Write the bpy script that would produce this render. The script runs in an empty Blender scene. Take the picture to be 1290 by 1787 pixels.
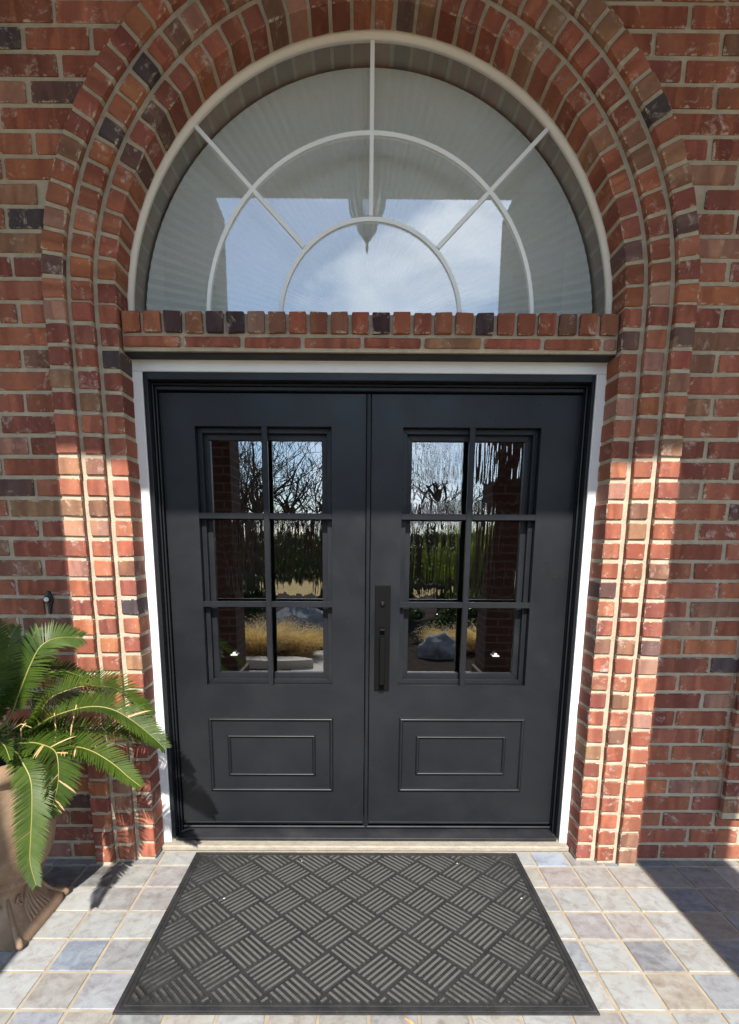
import bpy, math, random
from mathutils import Vector, Matrix, Quaternion
random.seed(7)
R = math.radians
sc = bpy.context.scene
COL = sc.collection

# ------------------------------------------------------------------ camera, sky, sun, exposure
cam_d = bpy.data.cameras.new('camera')
cam = bpy.data.objects.new('camera', cam_d)
COL.objects.link(cam)
sc.camera = cam
cam_d.sensor_fit = 'VERTICAL'
cam_d.sensor_height = 36.0
cam_d.lens = 952.094 / 1787 * 36.0
cam_d.shift_x = 19.58 / 1787
cam_d.shift_y = 242.58 / 1787
cam_d.clip_start = 0.02
cam_d.clip_end = 1500
_p, _w, _r = 0.190063, -0.00466874, 0.00532695
cp, sp, cy, sy, cr, sr = math.cos(_p), math.sin(_p), math.cos(_w), math.sin(_w), math.cos(_r), math.sin(_r)
RM = (Matrix(((cr, -sr, 0), (sr, cr, 0), (0, 0, 1))) @ Matrix(((1, 0, 0), (0, cp, -sp), (0, sp, cp)))
      @ Matrix(((1, 0, 0), (0, 0, -1), (0, 1, 0))) @ Matrix(((cy, sy, 0), (-sy, cy, 0), (0, 0, 1))))
M3 = Matrix((RM[0], -RM[1], -RM[2])).transposed()
cam.matrix_world = Matrix.Translation((-0.0518, -2.258, 1.4062)) @ M3.to_4x4()

SUN_EL = 43.7
SUN_AZ = 0.0
world = bpy.data.worlds.new('World')
sc.world = world
world.use_nodes = True
nt = world.node_tree
nt.nodes.clear()
out = nt.nodes.new('ShaderNodeOutputWorld')
bg = nt.nodes.new('ShaderNodeBackground')
sky = nt.nodes.new('ShaderNodeTexSky')
sky.sky_type = 'NISHITA'
sky.sun_disc = False
sky.sun_elevation = R(SUN_EL)
sky.sun_rotation = R(180 + SUN_AZ)
sky.air_density = 1.0
sky.dust_density = 0.15
sky.ozone_density = 1.6
tc = nt.nodes.new('ShaderNodeTexCoord')
mp = nt.nodes.new('ShaderNodeMapping')
mp.inputs['Scale'].default_value = (1.0, 1.0, 2.2)
nz = nt.nodes.new('ShaderNodeTexNoise')
nz.inputs['Scale'].default_value = 3.4
nz.inputs['Detail'].default_value = 7
nz.inputs['Roughness'].default_value = 0.55
nz.inputs['Distortion'].default_value = 0.4
rp = nt.nodes.new('ShaderNodeValToRGB')
rp.color_ramp.elements[0].position = 0.49
rp.color_ramp.elements[1].position = 0.66
rp.color_ramp.elements[0].color = (0, 0, 0, 1)
rp.color_ramp.elements[1].color = (0.8, 0.8, 0.8, 1)
mx = nt.nodes.new('ShaderNodeMix')
mx.data_type = 'RGBA'
mx.inputs['B'].default_value = (10.0, 10.8, 11.8, 1)
nt.links.new(tc.outputs['Generated'], mp.inputs['Vector'])
nt.links.new(mp.outputs['Vector'], nz.inputs['Vector'])
nt.links.new(nz.outputs['Fac'], rp.inputs['Fac'])
nt.links.new(rp.outputs['Color'], mx.inputs['Factor'])
nt.links.new(sky.outputs['Color'], mx.inputs['A'])
nt.links.new(mx.outputs['Result'], bg.inputs['Color'])
bg.inputs['Strength'].default_value = 0.125
nt.links.new(bg.outputs['Background'], out.inputs['Surface'])

sun_d = bpy.data.lights.new('sun', 'SUN')
sun_d.energy = 4.6
sun_d.angle = R(0.55)
sun_d.color = (1.0, 0.945, 0.86)
sun = bpy.data.objects.new('sun', sun_d)
COL.objects.link(sun)
sdir = Vector((math.sin(R(SUN_AZ)) * math.cos(R(SUN_EL)), math.cos(R(SUN_AZ)) * math.cos(R(SUN_EL)), -math.sin(R(SUN_EL))))
sun.rotation_euler = sdir.to_track_quat('-Z', 'Y').to_euler()
sun.location = (0, -6, 8)

vs = sc.view_settings
vs.view_transform = 'Standard'
vs.look = 'None'
vs.gamma = 1.0
vs.use_curve_mapping = False
vs.exposure = 1.0
sc.cycles.max_bounces = 10
sc.cycles.diffuse_bounces = 5
sc.cycles.glossy_bounces = 4
sc.cycles.transparent_max_bounces = 12
sc.cycles.caustics_reflective = False
sc.cycles.caustics_refractive = False

# ------------------------------------------------------------------ helpers
def tag(o, label=None, cat=None, group=None, kind=None):
    if label: o['label'] = label
    if cat: o['category'] = cat
    if group: o['group'] = group
    if kind: o['kind'] = kind
    return o

def thing(name, loc, label, cat, group=None, kind='thing'):
    o = bpy.data.objects.new(name, None)
    o.empty_display_size = 0.1
    COL.objects.link(o)
    o.location = loc
    return tag(o, label, cat, group, kind)

def wloc(o):
    v = Vector((0, 0, 0))
    while o is not None:
        v += o.location
        o = o.parent
    return v

def chex(c, ch):
    """chamfered hexahedron: c = 8 corners, index = ix + 2*iy + 4*iz; returns verts, faces"""
    c = [Vector(v) for v in c]
    faces6 = [((0, 2, 6, 4), 0), ((1, 5, 7, 3), 1), ((0, 4, 5, 1), 2), ((2, 3, 7, 6), 3), ((0, 1, 3, 2), 4), ((4, 6, 7, 5), 5)]
    V, F, idx = [], [], {}
    for f, k in faces6:
        for n in range(4):
            a, b, d = f[n], f[(n + 1) % 4], f[(n - 1) % 4]
            e1 = (c[b] - c[a]); e2 = (c[d] - c[a])
            l1, l2 = e1.length, e2.length
            e1 = e1 * (min(ch, l1 * .45) / l1) if l1 > 1e-9 else e1
            e2 = e2 * (min(ch, l2 * .45) / l2) if l2 > 1e-9 else e2
            idx[(a, k)] = len(V)
            V.append(c[a] + e1 + e2)
        F.append(tuple(idx[(a, k)] for a in f))
    for f, k in faces6:
        for g, m in faces6:
            if m <= k: continue
            sh = [a for a in f if a in g]
            if len(sh) == 2:
                a, b = sh
                i, j = f.index(a), f.index(b)
                if (i + 1) % 4 != j: a, b = b, a
                F.append((idx[(b, k)], idx[(a, k)], idx[(a, m)], idx[(b, m)]))
    ctr = sum(c, Vector()) / 8
    for a in range(8):
        tri = [idx[(a, k)] for f, k in faces6 if a in f]
        n = (V[tri[1]] - V[tri[0]]).cross(V[tri[2]] - V[tri[0]])
        if n.dot(c[a] - ctr) < 0: tri.reverse()
        F.append(tuple(tri))
    return V, F

class MB:
    def __init__(s):
        s.v, s.f, s.m, s.sm = [], [], [], []
    def add(s, V, F, mi=0, smooth=False):
        o = len(s.v)
        s.v += [Vector(p) for p in V]
        for f in F:
            s.f.append(tuple(i + o for i in f)); s.m.append(mi); s.sm.append(smooth)
        return s
    def hexa(s, c, ch=0.0, mi=0):
        if ch > 0:
            V, F = chex(c, ch)
        else:
            V = c
            F = [(0, 2, 6, 4)[::1], (1, 5, 7, 3), (0, 4, 5, 1), (2, 3, 7, 6), (0, 1, 3, 2), (4, 6, 7, 5)]
        # outward orientation check
        return s.add(V, F, mi)
    def box(s, x0, x1, y0, y1, z0, z1, ch=0.0, mi=0):
        c = [(x, y, z) for z in (z0, z1) for y in (y0, y1) for x in (x0, x1)]
        return s.hexa(c, ch, mi)
    def tube(s, pts, rad, n=6, mi=0, smooth=True, cap=True):
        pts = [Vector(p) for p in pts]
        rad = rad if isinstance(rad, (list, tuple)) else [rad] * len(pts)
        V, F = [], []
        u = None
        for i, p in enumerate(pts):
            t = (pts[min(i + 1, len(pts) - 1)] - pts[max(i - 1, 0)])
            t.normalize()
            if u is None:
                u = t.cross(Vector((0.13, 0.31, 0.94)))
                if u.length < .05: u = t.cross(Vector((1, 0, 0)))
            u = (u - t * u.dot(t)).normalized()
            w = t.cross(u)
            for k in range(n):
                a = 2 * math.pi * k / n
                V.append(p + (u * math.cos(a) + w * math.sin(a)) * rad[i])
        for i in range(len(pts) - 1):
            for k in range(n):
                F.append((i * n + k, i * n + (k + 1) % n, (i + 1) * n + (k + 1) % n, (i + 1) * n + k))
        if cap:
            F.append(tuple(range(n))[::-1]); F.append(tuple((len(pts) - 1) * n + k for k in range(n)))
        return s.add(V, F, mi, smooth)
    def lathe(s, prof, c, n=40, mi=0, smooth=True, a0=0, a1=2 * math.pi, axis='z'):
        full = abs(a1 - a0 - 2 * math.pi) < 1e-6
        m = n if full else n + 1
        V, F = [], []
        for r, h in prof:
            for k in range(m):
                a = a0 + (a1 - a0) * k / n
                if axis == 'z': V.append((c[0] + r * math.cos(a), c[1] + r * math.sin(a), c[2] + h))
                else: V.append((c[0] - r * math.cos(a), c[1] + h, c[2] + r * math.sin(a)))
        for i in range(len(prof) - 1):
            for k in range(n):
                k2 = (k + 1) % m
                F.append((i * m + k, i * m + k2, (i + 1) * m + k2, (i + 1) * m + k))
        return s.add(V, F, mi, smooth)
    def mesh(s, name, mats, origin=Vector((0, 0, 0)), fix=True):
        me = bpy.data.meshes.new(name)
        me.from_pydata([tuple(p - origin) for p in s.v], [], s.f)
        for m in (mats if isinstance(mats, (list, tuple)) else [mats]): me.materials.append(m)
        me.polygons.foreach_set('material_index', s.m)
        me.polygons.foreach_set('use_smooth', s.sm)
        if fix:
            import bmesh
            bm = bmesh.new(); bm.from_mesh(me)
            bmesh.ops.recalc_face_normals(bm, faces=bm.faces)
            bm.to_mesh(me); bm.free()
        me.update()
        return me
    def build(s, name, mats, parent=None, fix=True):
        lo = Vector((min(p.x for p in s.v), min(p.y for p in s.v), min(p.z for p in s.v)))
        hi = Vector((max(p.x for p in s.v), max(p.y for p in s.v), max(p.z for p in s.v)))
        c = (lo + hi) / 2
        if parent is None: c.z = lo.z
        o = bpy.data.objects.new(name, s.mesh(name, mats, c, fix))
        COL.objects.link(o)
        if parent is not None:
            o.parent = parent
            o.location = c - wloc(parent)
        else:
            o.location = c
        return o

def ring_frame(mb, x0, x1, z0, z1, w, y0, y1, ch=0.0015, mi=0):
    """a picture-frame of four mitred bars, outer rectangle x0..x1, z0..z1"""
    o = [(x0, z0), (x1, z0), (x1, z1), (x0, z1)]
    i = [(x0 + w, z0 + w), (x1 - w, z0 + w), (x1 - w, z1 - w), (x0 + w, z1 - w)]
    for k in range(4):
        a, b, c, d = o[k], o[(k + 1) % 4], i[(k + 1) % 4], i[k]
        co = [(p[0], y, p[1]) for (p, q) in ((a, d),) for y in ()]
        cs = [(a[0], y0, a[1]), (b[0], y0, b[1]), (a[0], y1, a[1]), (b[0], y1, b[1]),
              (d[0], y0, d[1]), (c[0], y0, c[1]), (d[0], y1, d[1]), (c[0], y1, c[1])]
        mb.hexa(cs, ch, mi)
    return mb

# ------------------------------------------------------------------ materials
def mat(name, base=(.5, .5, .5), rough=.6, spec=.5, metal=0.0):
    m = bpy.data.materials.new(name)
    m.use_nodes = True
    b = m.node_tree.nodes['Principled BSDF']
    b.inputs['Base Color'].default_value = (*base, 1)
    b.inputs['Roughness'].default_value = rough
    b.inputs['Specular IOR Level'].default_value = spec
    b.inputs['Metallic'].default_value = metal
    return m, m.node_tree, b

def N(t, typ, **kw):
    n = t.nodes.new(typ)
    for k, v in kw.items():
        if k.startswith('_'): setattr(n, k[1:], v)
        else: n.inputs[k.replace('__', ' ')].default_value = v
    return n

def noise(t, vec, scale, detail=4, rough=.55, dist=0.0):
    n = N(t, 'ShaderNodeTexNoise', Scale=scale, Detail=detail, Roughness=rough, Distortion=dist)
    if vec is not None: t.links.new(vec, n.inputs['Vector'])
    return n.outputs['Fac']

def ramp(t, fac, stops):
    n = t.nodes.new('ShaderNodeValToRGB')
    cr_ = n.color_ramp
    while len(cr_.elements) < len(stops): cr_.elements.new(0.5)
    for e, (p, c) in zip(cr_.elements, stops):
        e.position = p
        e.color = (c, c, c, 1) if isinstance(c, (int, float)) else (*c, 1)
    t.links.new(fac, n.inputs['Fac'])
    return n.outputs['Color']

def mixc(t, fac, a, b, blend='MIX'):
    n = t.nodes.new('ShaderNodeMix'); n.data_type = 'RGBA'; n.blend_type = blend
    for s, v in (('Factor', fac), ('A', a), ('B', b)):
        if isinstance(v, (int, float)): n.inputs[s].default_value = v
        elif isinstance(v, tuple): n.inputs[s].default_value = (*v, 1)
        else: t.links.new(v, n.inputs[s])
    return n.outputs['Result']

def math_(t, op, a, b=None):
    n = t.nodes.new('ShaderNodeMath'); n.operation = op
    for i, v in enumerate((a, b)):
        if v is None: continue
        if isinstance(v, (int, float)): n.inputs[i].default_value = v
        else: t.links.new(v, n.inputs[i])
    return n.outputs[0]

def bump(t, b, h, strength=.4, dist=.002):
    n = N(t, 'ShaderNodeBump', Strength=strength, Distance=dist)
    t.links.new(h, n.inputs['Height'])
    t.links.new(n.outputs['Normal'], b.inputs['Normal'])
    return n

def objvec(t, offset=True, scale=(1, 1, 1)):
    """object coordinates, shifted per object so that copies never repeat"""
    tcn = t.nodes.new('ShaderNodeTexCoord')
    if not offset: return tcn.outputs['Object']
    oi = t.nodes.new('ShaderNodeObjectInfo')
    vm = t.nodes.new('ShaderNodeVectorMath'); vm.operation = 'ADD'
    mu = t.nodes.new('ShaderNodeVectorMath'); mu.operation = 'SCALE'
    mu.inputs[0].default_value = (37.0, 91.0, 53.0)
    t.links.new(oi.outputs['Random'], mu.inputs['Scale'])
    t.links.new(tcn.outputs['Object'], vm.inputs[0]); t.links.new(mu.outputs[0], vm.inputs[1])
    return vm.outputs[0]

def mapped(t, vec, scale):
    n = t.nodes.new('ShaderNodeMapping'); n.inputs['Scale'].default_value = scale
    t.links.new(vec, n.inputs['Vector'])
    return n.outputs['Vector']

# brick: colour of each brick from its object colour, flashing bands, lime bloom, pits
m_brick, t, b = mat('fired_brick', rough=.85, spec=.3)
v = objvec(t)
oi = t.nodes.new('ShaderNodeObjectInfo')
band = noise(t, mapped(t, v, (21, 1.5, 1.5)), 1.0, .6, .4)
c1 = mixc(t, ramp(t, band, [(.38, 0), (.62, 1)]), oi.outputs['Color'], mixc(t, 1.0, oi.outputs['Color'], (.76, .68, .69), 'MULTIPLY'))
c2 = mixc(t, ramp(t, noise(t, mapped(t, v, (17, 4, 4)), 1.3, 1), [(.54, 0), (.66, .8)]), c1, mixc(t, 1.0, oi.outputs['Color'], (1.28, 1.22, 1.1), 'MULTIPLY'))
mott = noise(t, v, 55, 5, .65)
c3 = mixc(t, ramp(t, mott, [(.3, .55), (.7, 0)]), c2, mixc(t, 1.0, c2, (.66, .63, .62), 'MULTIPLY'))
bloom = math_(t, 'MULTIPLY', ramp(t, noise(t, v, 14, 5, .7, .6), [(.57, 0), (.70, 1)]), ramp(t, noise(t, v, 75, 3, .7), [(.36, 0), (.6, .8)]))
c4 = mixc(t, bloom, c3, (.58, .47, .40))
tan_ = ramp(t, noise(t, mapped(t, v, (16, 8, 14)), 1.0, 4, .65, .4), [(.62, 0), (.72, .4)])
c4 = mixc(t, tan_, c4, (.38, .235, .14))
tg = t.nodes.new('ShaderNodeTexCoord'); sg = t.nodes.new('ShaderNodeSeparateXYZ')
t.links.new(tg.outputs['Generated'], sg.inputs[0])
ez = math_(t, 'MULTIPLY', math_(t, 'SUBTRACT', .5, math_(t, 'ABSOLUTE', math_(t, 'SUBTRACT', sg.outputs['Z'], .5))), .060)
ex = math_(t, 'MULTIPLY', math_(t, 'SUBTRACT', .5, math_(t, 'ABSOLUTE', math_(t, 'SUBTRACT', sg.outputs['X'], .5))), .10)
ed = math_(t, 'ADD', math_(t, 'MINIMUM', ez, ex), math_(t, 'MULTIPLY', math_(t, 'GREATER_THAN', sg.outputs['Y'], .06), 1.0))
rag = math_(t, 'ADD', noise(t, v, 30, 5, .7, .5), math_(t, 'MULTIPLY', noise(t, v, 160, 3, .6), .25))
smear = ramp(t, math_(t, 'SUBTRACT', math_(t, 'MULTIPLY', math_(t, 'SUBTRACT', rag, .60), .040), ed), [(.0, 0), (.0022, .85)])
c4 = mixc(t, smear, c4, (.50, .43, .33))
t.links.new(c4, b.inputs['Base Color'])
fine = noise(t, v, 260, 4, .7)
bump(t, b, math_(t, 'ADD', math_(t, 'MULTIPLY', fine, .5), mott), .55, .0022)

m_mortar, t, b = mat('lime_mortar', rough=.95, spec=.15)
v = objvec(t, False)
c = ramp(t, noise(t, v, 22, 6, .65), [(.3, (.40, .335, .245)), (.55, (.52, .44, .33)), (.75, (.61, .525, .40))])
c = mixc(t, ramp(t, noise(t, v, 3, 3), [(.35, .45), (.65, 0)]), c, (.36, .30, .225))
t.links.new(c, b.inputs['Base Color'])
bump(t, b, noise(t, v, 140, 6, .75), .9, .005)

def paint(name, base, rough, spec=.5, dust=(0.3, 0.3, 0.3), dustamt=.0, bmp=.12):
    m, t, b = mat(name, base, rough, spec)
    v = objvec(t)
    k = ramp(t, noise(t, v, 2.6, 6, .68, .5), [(.42, 0), (.78, dustamt)])
    k2 = ramp(t, noise(t, v, 40, 4, .7), [(.62, 0), (.8, dustamt * .8)])
    c = mixc(t, math_(t, 'ADD', k, k2), base, dust)
    t.links.new(c, b.inputs['Base Color'])
    t.links.new(ramp(t, noise(t, v, 5, 4), [(.3, rough - .07), (.7, rough + .1)]), b.inputs['Roughness'])
    bump(t, b, noise(t, v, 190, 3, .6), bmp, .0006)
    return m
m_black = paint('black_door_paint', (.0105, .0115, .0145), .33, .30, (.07, .07, .073), .13)
m_sillblk = paint('black_sill_paint', (.016, .017, .021), .38, .3, (.11, .11, .115), .30)
m_hard = paint('black_hardware', (.004, .004, .004), .5, .10, (.02, .02, .02), .1)
m_white = paint('white_trim_paint', (.80, .795, .80), .45, .4, (.42, .37, .30), .18)
m_fanw = paint('cream_window_paint', (.82, .775, .70), .5, .4, (.45, .36, .28), .25)
m_grille = paint('white_grille', (.84, .85, .85), .4, .4, (.7, .7, .7), .1)
m_angle = paint('black_steel_lintel', (.013, .012, .012), .6, .3, (.06, .045, .04), .25)

m_stone, t, b = mat('worn_step_concrete', rough=.95, spec=.15)
v = objvec(t, False)
c = ramp(t, noise(t, mapped(t, v, (14, 30, 30)), 1.2, 6, .75), [(.3, (.25, .22, .175)), (.55, (.34, .305, .25)), (.75, (.41, .375, .31))])
t.links.new(c, b.inputs['Base Color'])
bump(t, b, noise(t, v, 120, 6, .75), .8, .004)

m_tile, t, b = mat('glazed_slate_tile', rough=.5, spec=.35)
v = objvec(t)
oi = t.nodes.new('ShaderNodeObjectInfo')
cl = noise(t, v, 13, 6, .62, .9)
c = mixc(t, ramp(t, cl, [(.38, 0), (.62, .62)]), oi.outputs['Color'], mixc(t, .5, oi.outputs['Color'], (.40, .425, .435)))
c = mixc(t, ramp(t, noise(t, v, 21, 5, .7, .5), [(.47, 0), (.68, .75)]), c, mixc(t, 1.0, oi.outputs['Color'], (.68, .60, .57), 'MULTIPLY'))
c = mixc(t, ramp(t, noise(t, v, 90, 3, .7), [(.62, 0), (.75, .4)]), c, (.30, .27, .25))
t.links.new(c, b.inputs['Base Color'])
t.links.new(ramp(t, cl, [(.3, .55), (.7, .78)]), b.inputs['Roughness'])
bump(t, b, noise(t, v, 38, 6, .65), .35, .003)

m_grout, t, b = mat('tan_grout', rough=.95, spec=.1)
v = objvec(t, False)
t.links.new(ramp(t, noise(t, v, 9, 5, .7), [(.3, (.29, .24, .175)), (.7, (.42, .365, .28))]), b.inputs['Base Color'])
bump(t, b, noise(t, v, 200, 4, .7), .6, .002)

m_rub, t, b = mat('black_rubber_mat', rough=.75, spec=.3)
v = objvec(t, False)
sp_ = ramp(t, noise(t, v, 320, 2, .6), [(.66, 0), (.74, .6)])
c = mixc(t, ramp(t, noise(t, v, 7, 5, .7), [(.38, 0), (.70, .7)]), (.014, .0145, .016), (.044, .0435, .043))
t.links.new(mixc(t, sp_, c, (.25, .22, .19)), b.inputs['Base Color'])
bump(t, b, noise(t, v, 260, 4, .7), .5, .0015)

# worn, dusty tops of the mat's ribs; the dust is thickest in the middle of the mat, where feet tread
m_ribtop, t, b = mat('dusty_rubber_rib', rough=.8, spec=.25)
geo = t.nodes.new('ShaderNodeNewGeometry')
wv = geo.outputs['Position']
gr = t.nodes.new('ShaderNodeTexGradient'); gr.gradient_type = 'SPHERICAL'
mpn = t.nodes.new('ShaderNodeMapping')
mpn.inputs['Location'].default_value = (.02, .52, 0); mpn.inputs['Scale'].default_value = (1.15, 1.45, 0)
t.links.new(wv, mpn.inputs['Vector']); t.links.new(mpn.outputs['Vector'], gr.inputs['Vector'])
wear = ramp(t, math_(t, 'ADD', math_(t, 'MULTIPLY', gr.outputs['Fac'], 1.0), math_(t, 'MULTIPLY', noise(t, wv, 22, 6, .75), 1.15)), [(.50, 0), (1.0, 1)])
c = mixc(t, wear, (.026, .026, .026), (.105, .103, .097))
c = mixc(t, ramp(t, noise(t, wv, 240, 3, .7), [(.60, 0), (.72, .55)]), c, (.24, .22, .19))
t.links.new(c, b.inputs['Base Color'])
bump(t, b, noise(t, wv, 300, 3, .7), .5, .0015)

m_terra, t, b = mat('weathered_terracotta', rough=.9, spec=.2)
v = objvec(t, False)
c = ramp(t, noise(t, v, 5, 6, .65, .4), [(.25, (.17, .105, .066)), (.5, (.31, .20, .125)), (.75, (.44, .315, .215))])
c = mixc(t, ramp(t, noise(t, v, 26, 5, .7), [(.58, 0), (.75, .5)]), c, (.45, .38, .30))
t.links.new(c, b.inputs['Base Color'])
bump(t, b, noise(t, v, 90, 6, .7), .5, .004)

def leafmat(name, a, bcol, trans, rough=.42):
    m, t, b = mat(name, a, rough, .25)
    v = objvec(t)
    c = mixc(t, ramp(t, noise(t, v, 9, 4, .6), [(.3, 0), (.7, 1)]), a, bcol)
    t.links.new(c, b.inputs['Base Color'])
    tr = t.nodes.new('ShaderNodeBsdfTranslucent')
    t.links.new(mixc(t, 1.0, c, (2.2, 2.0, .7), 'MULTIPLY'), tr.inputs['Color'])
    ms = t.nodes.new('ShaderNodeMixShader'); ms.inputs[0].default_value = trans
    t.links.new(b.outputs[0], ms.inputs[1]); t.links.new(tr.outputs[0], ms.inputs[2])
    t.links.new(ms.outputs[0], t.nodes['Material Output'].inputs['Surface'])
    return m
m_leaf = leafmat('sago_leaflet', (.024, .052, .007), (.066, .105, .014), .16)
m_rach = mat('yellow_green_rachis', (.23, .225, .05), .45)[0]
m_dry = mat('dry_leaf_straw', (.48, .33, .15), .8)[0]
m_caudex, t, b = mat('shaggy_caudex', (.07, .045, .028), .95)
bump(t, b, noise(t, objvec(t), 60, 5), .8, .02)
m_soil = mat('potting_soil', (.022, .016, .012), 1.0)[0]

def glassmat(name, fac_add, fres_mul, wavy, bands=(), tint=(.80, .84, .83, 1)):
    m = bpy.data.materials.new(name); m.use_nodes = True
    t = m.node_tree; t.nodes.clear()
    o = t.nodes.new('ShaderNodeOutputMaterial')
    tr = N(t, 'ShaderNodeBsdfTransparent', Color=tint)
    gl = N(t, 'ShaderNodeBsdfGlossy', Roughness=0.0, Color=(.97, .98, 1, 1))
    fr = N(t, 'ShaderNodeFresnel', IOR=1.5)
    f = math_(t, 'ADD', math_(t, 'MULTIPLY', fr.outputs[0], fres_mul), fac_add)
    ms = t.nodes.new('ShaderNodeMixShader')
    t.links.new(f, ms.inputs[0]); t.links.new(tr.outputs[0], ms.inputs[1]); t.links.new(gl.outputs[0], ms.inputs[2])
    t.links.new(ms.outputs[0], o.inputs['Surface'])
    if wavy:
        v = objvec(t)
        w1 = noise(t, mapped(t, v, (34, 1, 3.2)), 1.0, 2, .45, .25)
        w2 = noise(t, mapped(t, v, (90, 1, 7)), 1.0, 1, .4)
        # where the cast glass is rippled: soft bands over the pane's height, broken up by noise
        ov = objvec(t, False)
        so_ = t.nodes.new('ShaderNodeSeparateXYZ'); t.links.new(ov, so_.inputs[0])
        mask = None
        for zc_, hw in bands:
            d_ = math_(t, 'ABSOLUTE', math_(t, 'SUBTRACT', so_.outputs['Z'], zc_))
            mm_ = ramp(t, math_(t, 'DIVIDE', d_, hw * 2), [(.36, 1), (.56, 0)])
            mask = mm_ if mask is None else math_(t, 'MAXIMUM', mask, mm_)
        mask = math_(t, 'ADD', math_(t, 'MULTIPLY', mask, ramp(t, noise(t, mapped(t, v, (2.2, 1, 2.2)), 1.0, 1), [(.30, .25), (.6, 1)])), .004)
        h = math_(t, 'MULTIPLY', math_(t, 'ADD', math_(t, 'SUBTRACT', w1, .5), math_(t, 'MULTIPLY', math_(t, 'SUBTRACT', w2, .5), .16)), mask)
        bp = N(t, 'ShaderNodeBump', Strength=1.0, Distance=.0024 * wavy)
        t.links.new(h, bp.inputs['Height'])
        t.links.new(bp.outputs['Normal'], gl.inputs['Normal'])
    return m
m_glass_l = glassmat('rain_door_glass', .24, 2.0, .6, ((.03, .17),))
m_glass_r = glassmat('rain_door_glass', .24, 2.0, .8, ((.05, .20), (.44, .09)))
m_fanglass = glassmat('fanlight_glass', .14, 1.6, 0, (), (.95, .97, .965, 1))

m_shade, t, b = mat('pleated_shade_fabric', (.52, .53, .52), .9, .1)
v = objvec(t, False)
c = mixc(t, ramp(t, noise(t, v, 160, 3, .7), [(.3, 0), (.7, 1)]), (.78, .79, .77), (.86, .87, .85))
t.links.new(c, b.inputs['Base Color'])
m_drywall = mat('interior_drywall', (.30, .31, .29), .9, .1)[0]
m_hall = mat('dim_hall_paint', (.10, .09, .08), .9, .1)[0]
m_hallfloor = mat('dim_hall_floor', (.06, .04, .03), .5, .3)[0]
m_ceil = mat('porch_ceiling_paint', (.22, .22, .215), .8, .2)[0]
m_knob = mat('white_knob', (.5, .5, .5), .3)[0]
m_bell = mat('bell_brass_dark', (.012, .011, .010), .45, .5)[0]
m_bellb = mat('bell_button', (.62, .60, .55), .25)[0]
m_metal = mat('bronze_lantern', (.03, .025, .02), .5, .5, .6)[0]
m_lglass = glassmat('lantern_glass', .10, 1.5, 0)

# ------------------------------------------------------------------ layout numbers (metres; door centre x=0, wall face y=0, floor z=0)
ZC = 2.292                                  # springing line of the arch
RIN, RMI, ROU = (.957, 1.024), (1.042, 1.114), (1.131, 1.209)
YIN, YMI, YOU = 0.0, -.020, -.041
CH = .079                                   # brick course

PAL = [((.295, .100, .060), 30), ((.325, .120, .072), 22), ((.240, .080, .057), 22), ((.370, .140, .070), 6),
       ((.225, .115, .075), 8), ((.140, .078, .068), 4), ((.072, .055, .056), 2.5), ((.290, .155, .090), 6), ((.335, .175, .125), 7)]
def brick_colour(rng, avoid_dark=False):
    while True:
        c = rng.choices([p[0] for p in PAL], [p[1] for p in PAL])[0]
        if not (avoid_dark and c[0] < .15): break
    k = rng.uniform(.86, 1.16)
    return tuple(max(.01, x * k * rng.uniform(.95, 1.05)) for x in c) + (1.0,)

_bm = {}
def brick_mesh(L, H, D, var, ch=.0032, jit=.0018):
    """front face on y=0, body behind it"""
    key = (round(L, 3), round(H, 4), round(D, 3), var)
    if key not in _bm:
        rng = random.Random(hash(key) & 0xffff)
        j = lambda: rng.uniform(-jit, jit)
        c = [(sx * L / 2 + j(), sy + j() * .6, sz * H / 2 + j()) for sz in (-1, 1) for sy in (0, D) for sx in (-1, 1)]
        mb = MB(); V, F = chex(c, ch); mb.add(V, F)
        _bm[key] = mb.mesh('brick', m_brick)
    return _bm[key]

def put(me, parent, loc, col, rot=None, name='brick'):
    o = bpy.data.objects.new(name, me)
    COL.objects.link(o)
    o.parent = parent
    o.location = Vector(loc) - wloc(parent)
    if rot: o.rotation_euler = rot
    o.color = col
    return o

# ------------------------------------------------------------------ main brick wall
XW, ZW = 2.9, 4.55
wall = thing('brick_wall', (0, 0, 0), 'red brick house wall in running bond around the arched entrance', 'wall')
rng = random.Random(11)
# mortar bed of the wall: front sheet with the arched opening, real thickness
mb = MB()
YF, YB = .0075, .22
def wall_strip(xa, xb, za0, zb0):
    mb.hexa([(xa, YF, za0), (xb, YF, zb0), (xa, YB, za0), (xb, YB, zb0), (xa, YF, ZW), (xb, YF, ZW), (xa, YB, ZW), (xb, YB, ZW)])
wall_strip(-XW, -1.12, 0, 0); wall_strip(1.12, XW, 0, 0)
na = 56
for k in range(na):
    a0, a1 = math.pi * (1 - k / na), math.pi * (1 - (k + 1) / na)
    xa, xb = 1.12 * math.cos(a0), 1.12 * math.cos(a1)
    wall_strip(xa, xb, ZC + 1.12 * math.sin(a0), ZC + 1.12 * math.sin(a1))
mb.build('mortar', m_mortar, wall)
indiv, rest = [], MB()
def wall_brick(x0, x1, k, ends=None):
    """x0..x1 of course k; ends=(x0 at bottom, x0 at top, x1 at bottom, x1 at top) for cut bricks"""
    zb, zt = (k - 1) * CH + .0155, k * CH
    indiv.append((x0, x1, zb, zt, ends))
L, J = .219, .0165
def arch_x(z):
    r = 1.222
    if z <= ZC: return r
    d = z - ZC
    return math.sqrt(r * r - d * d) if d < r else 0.0
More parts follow.
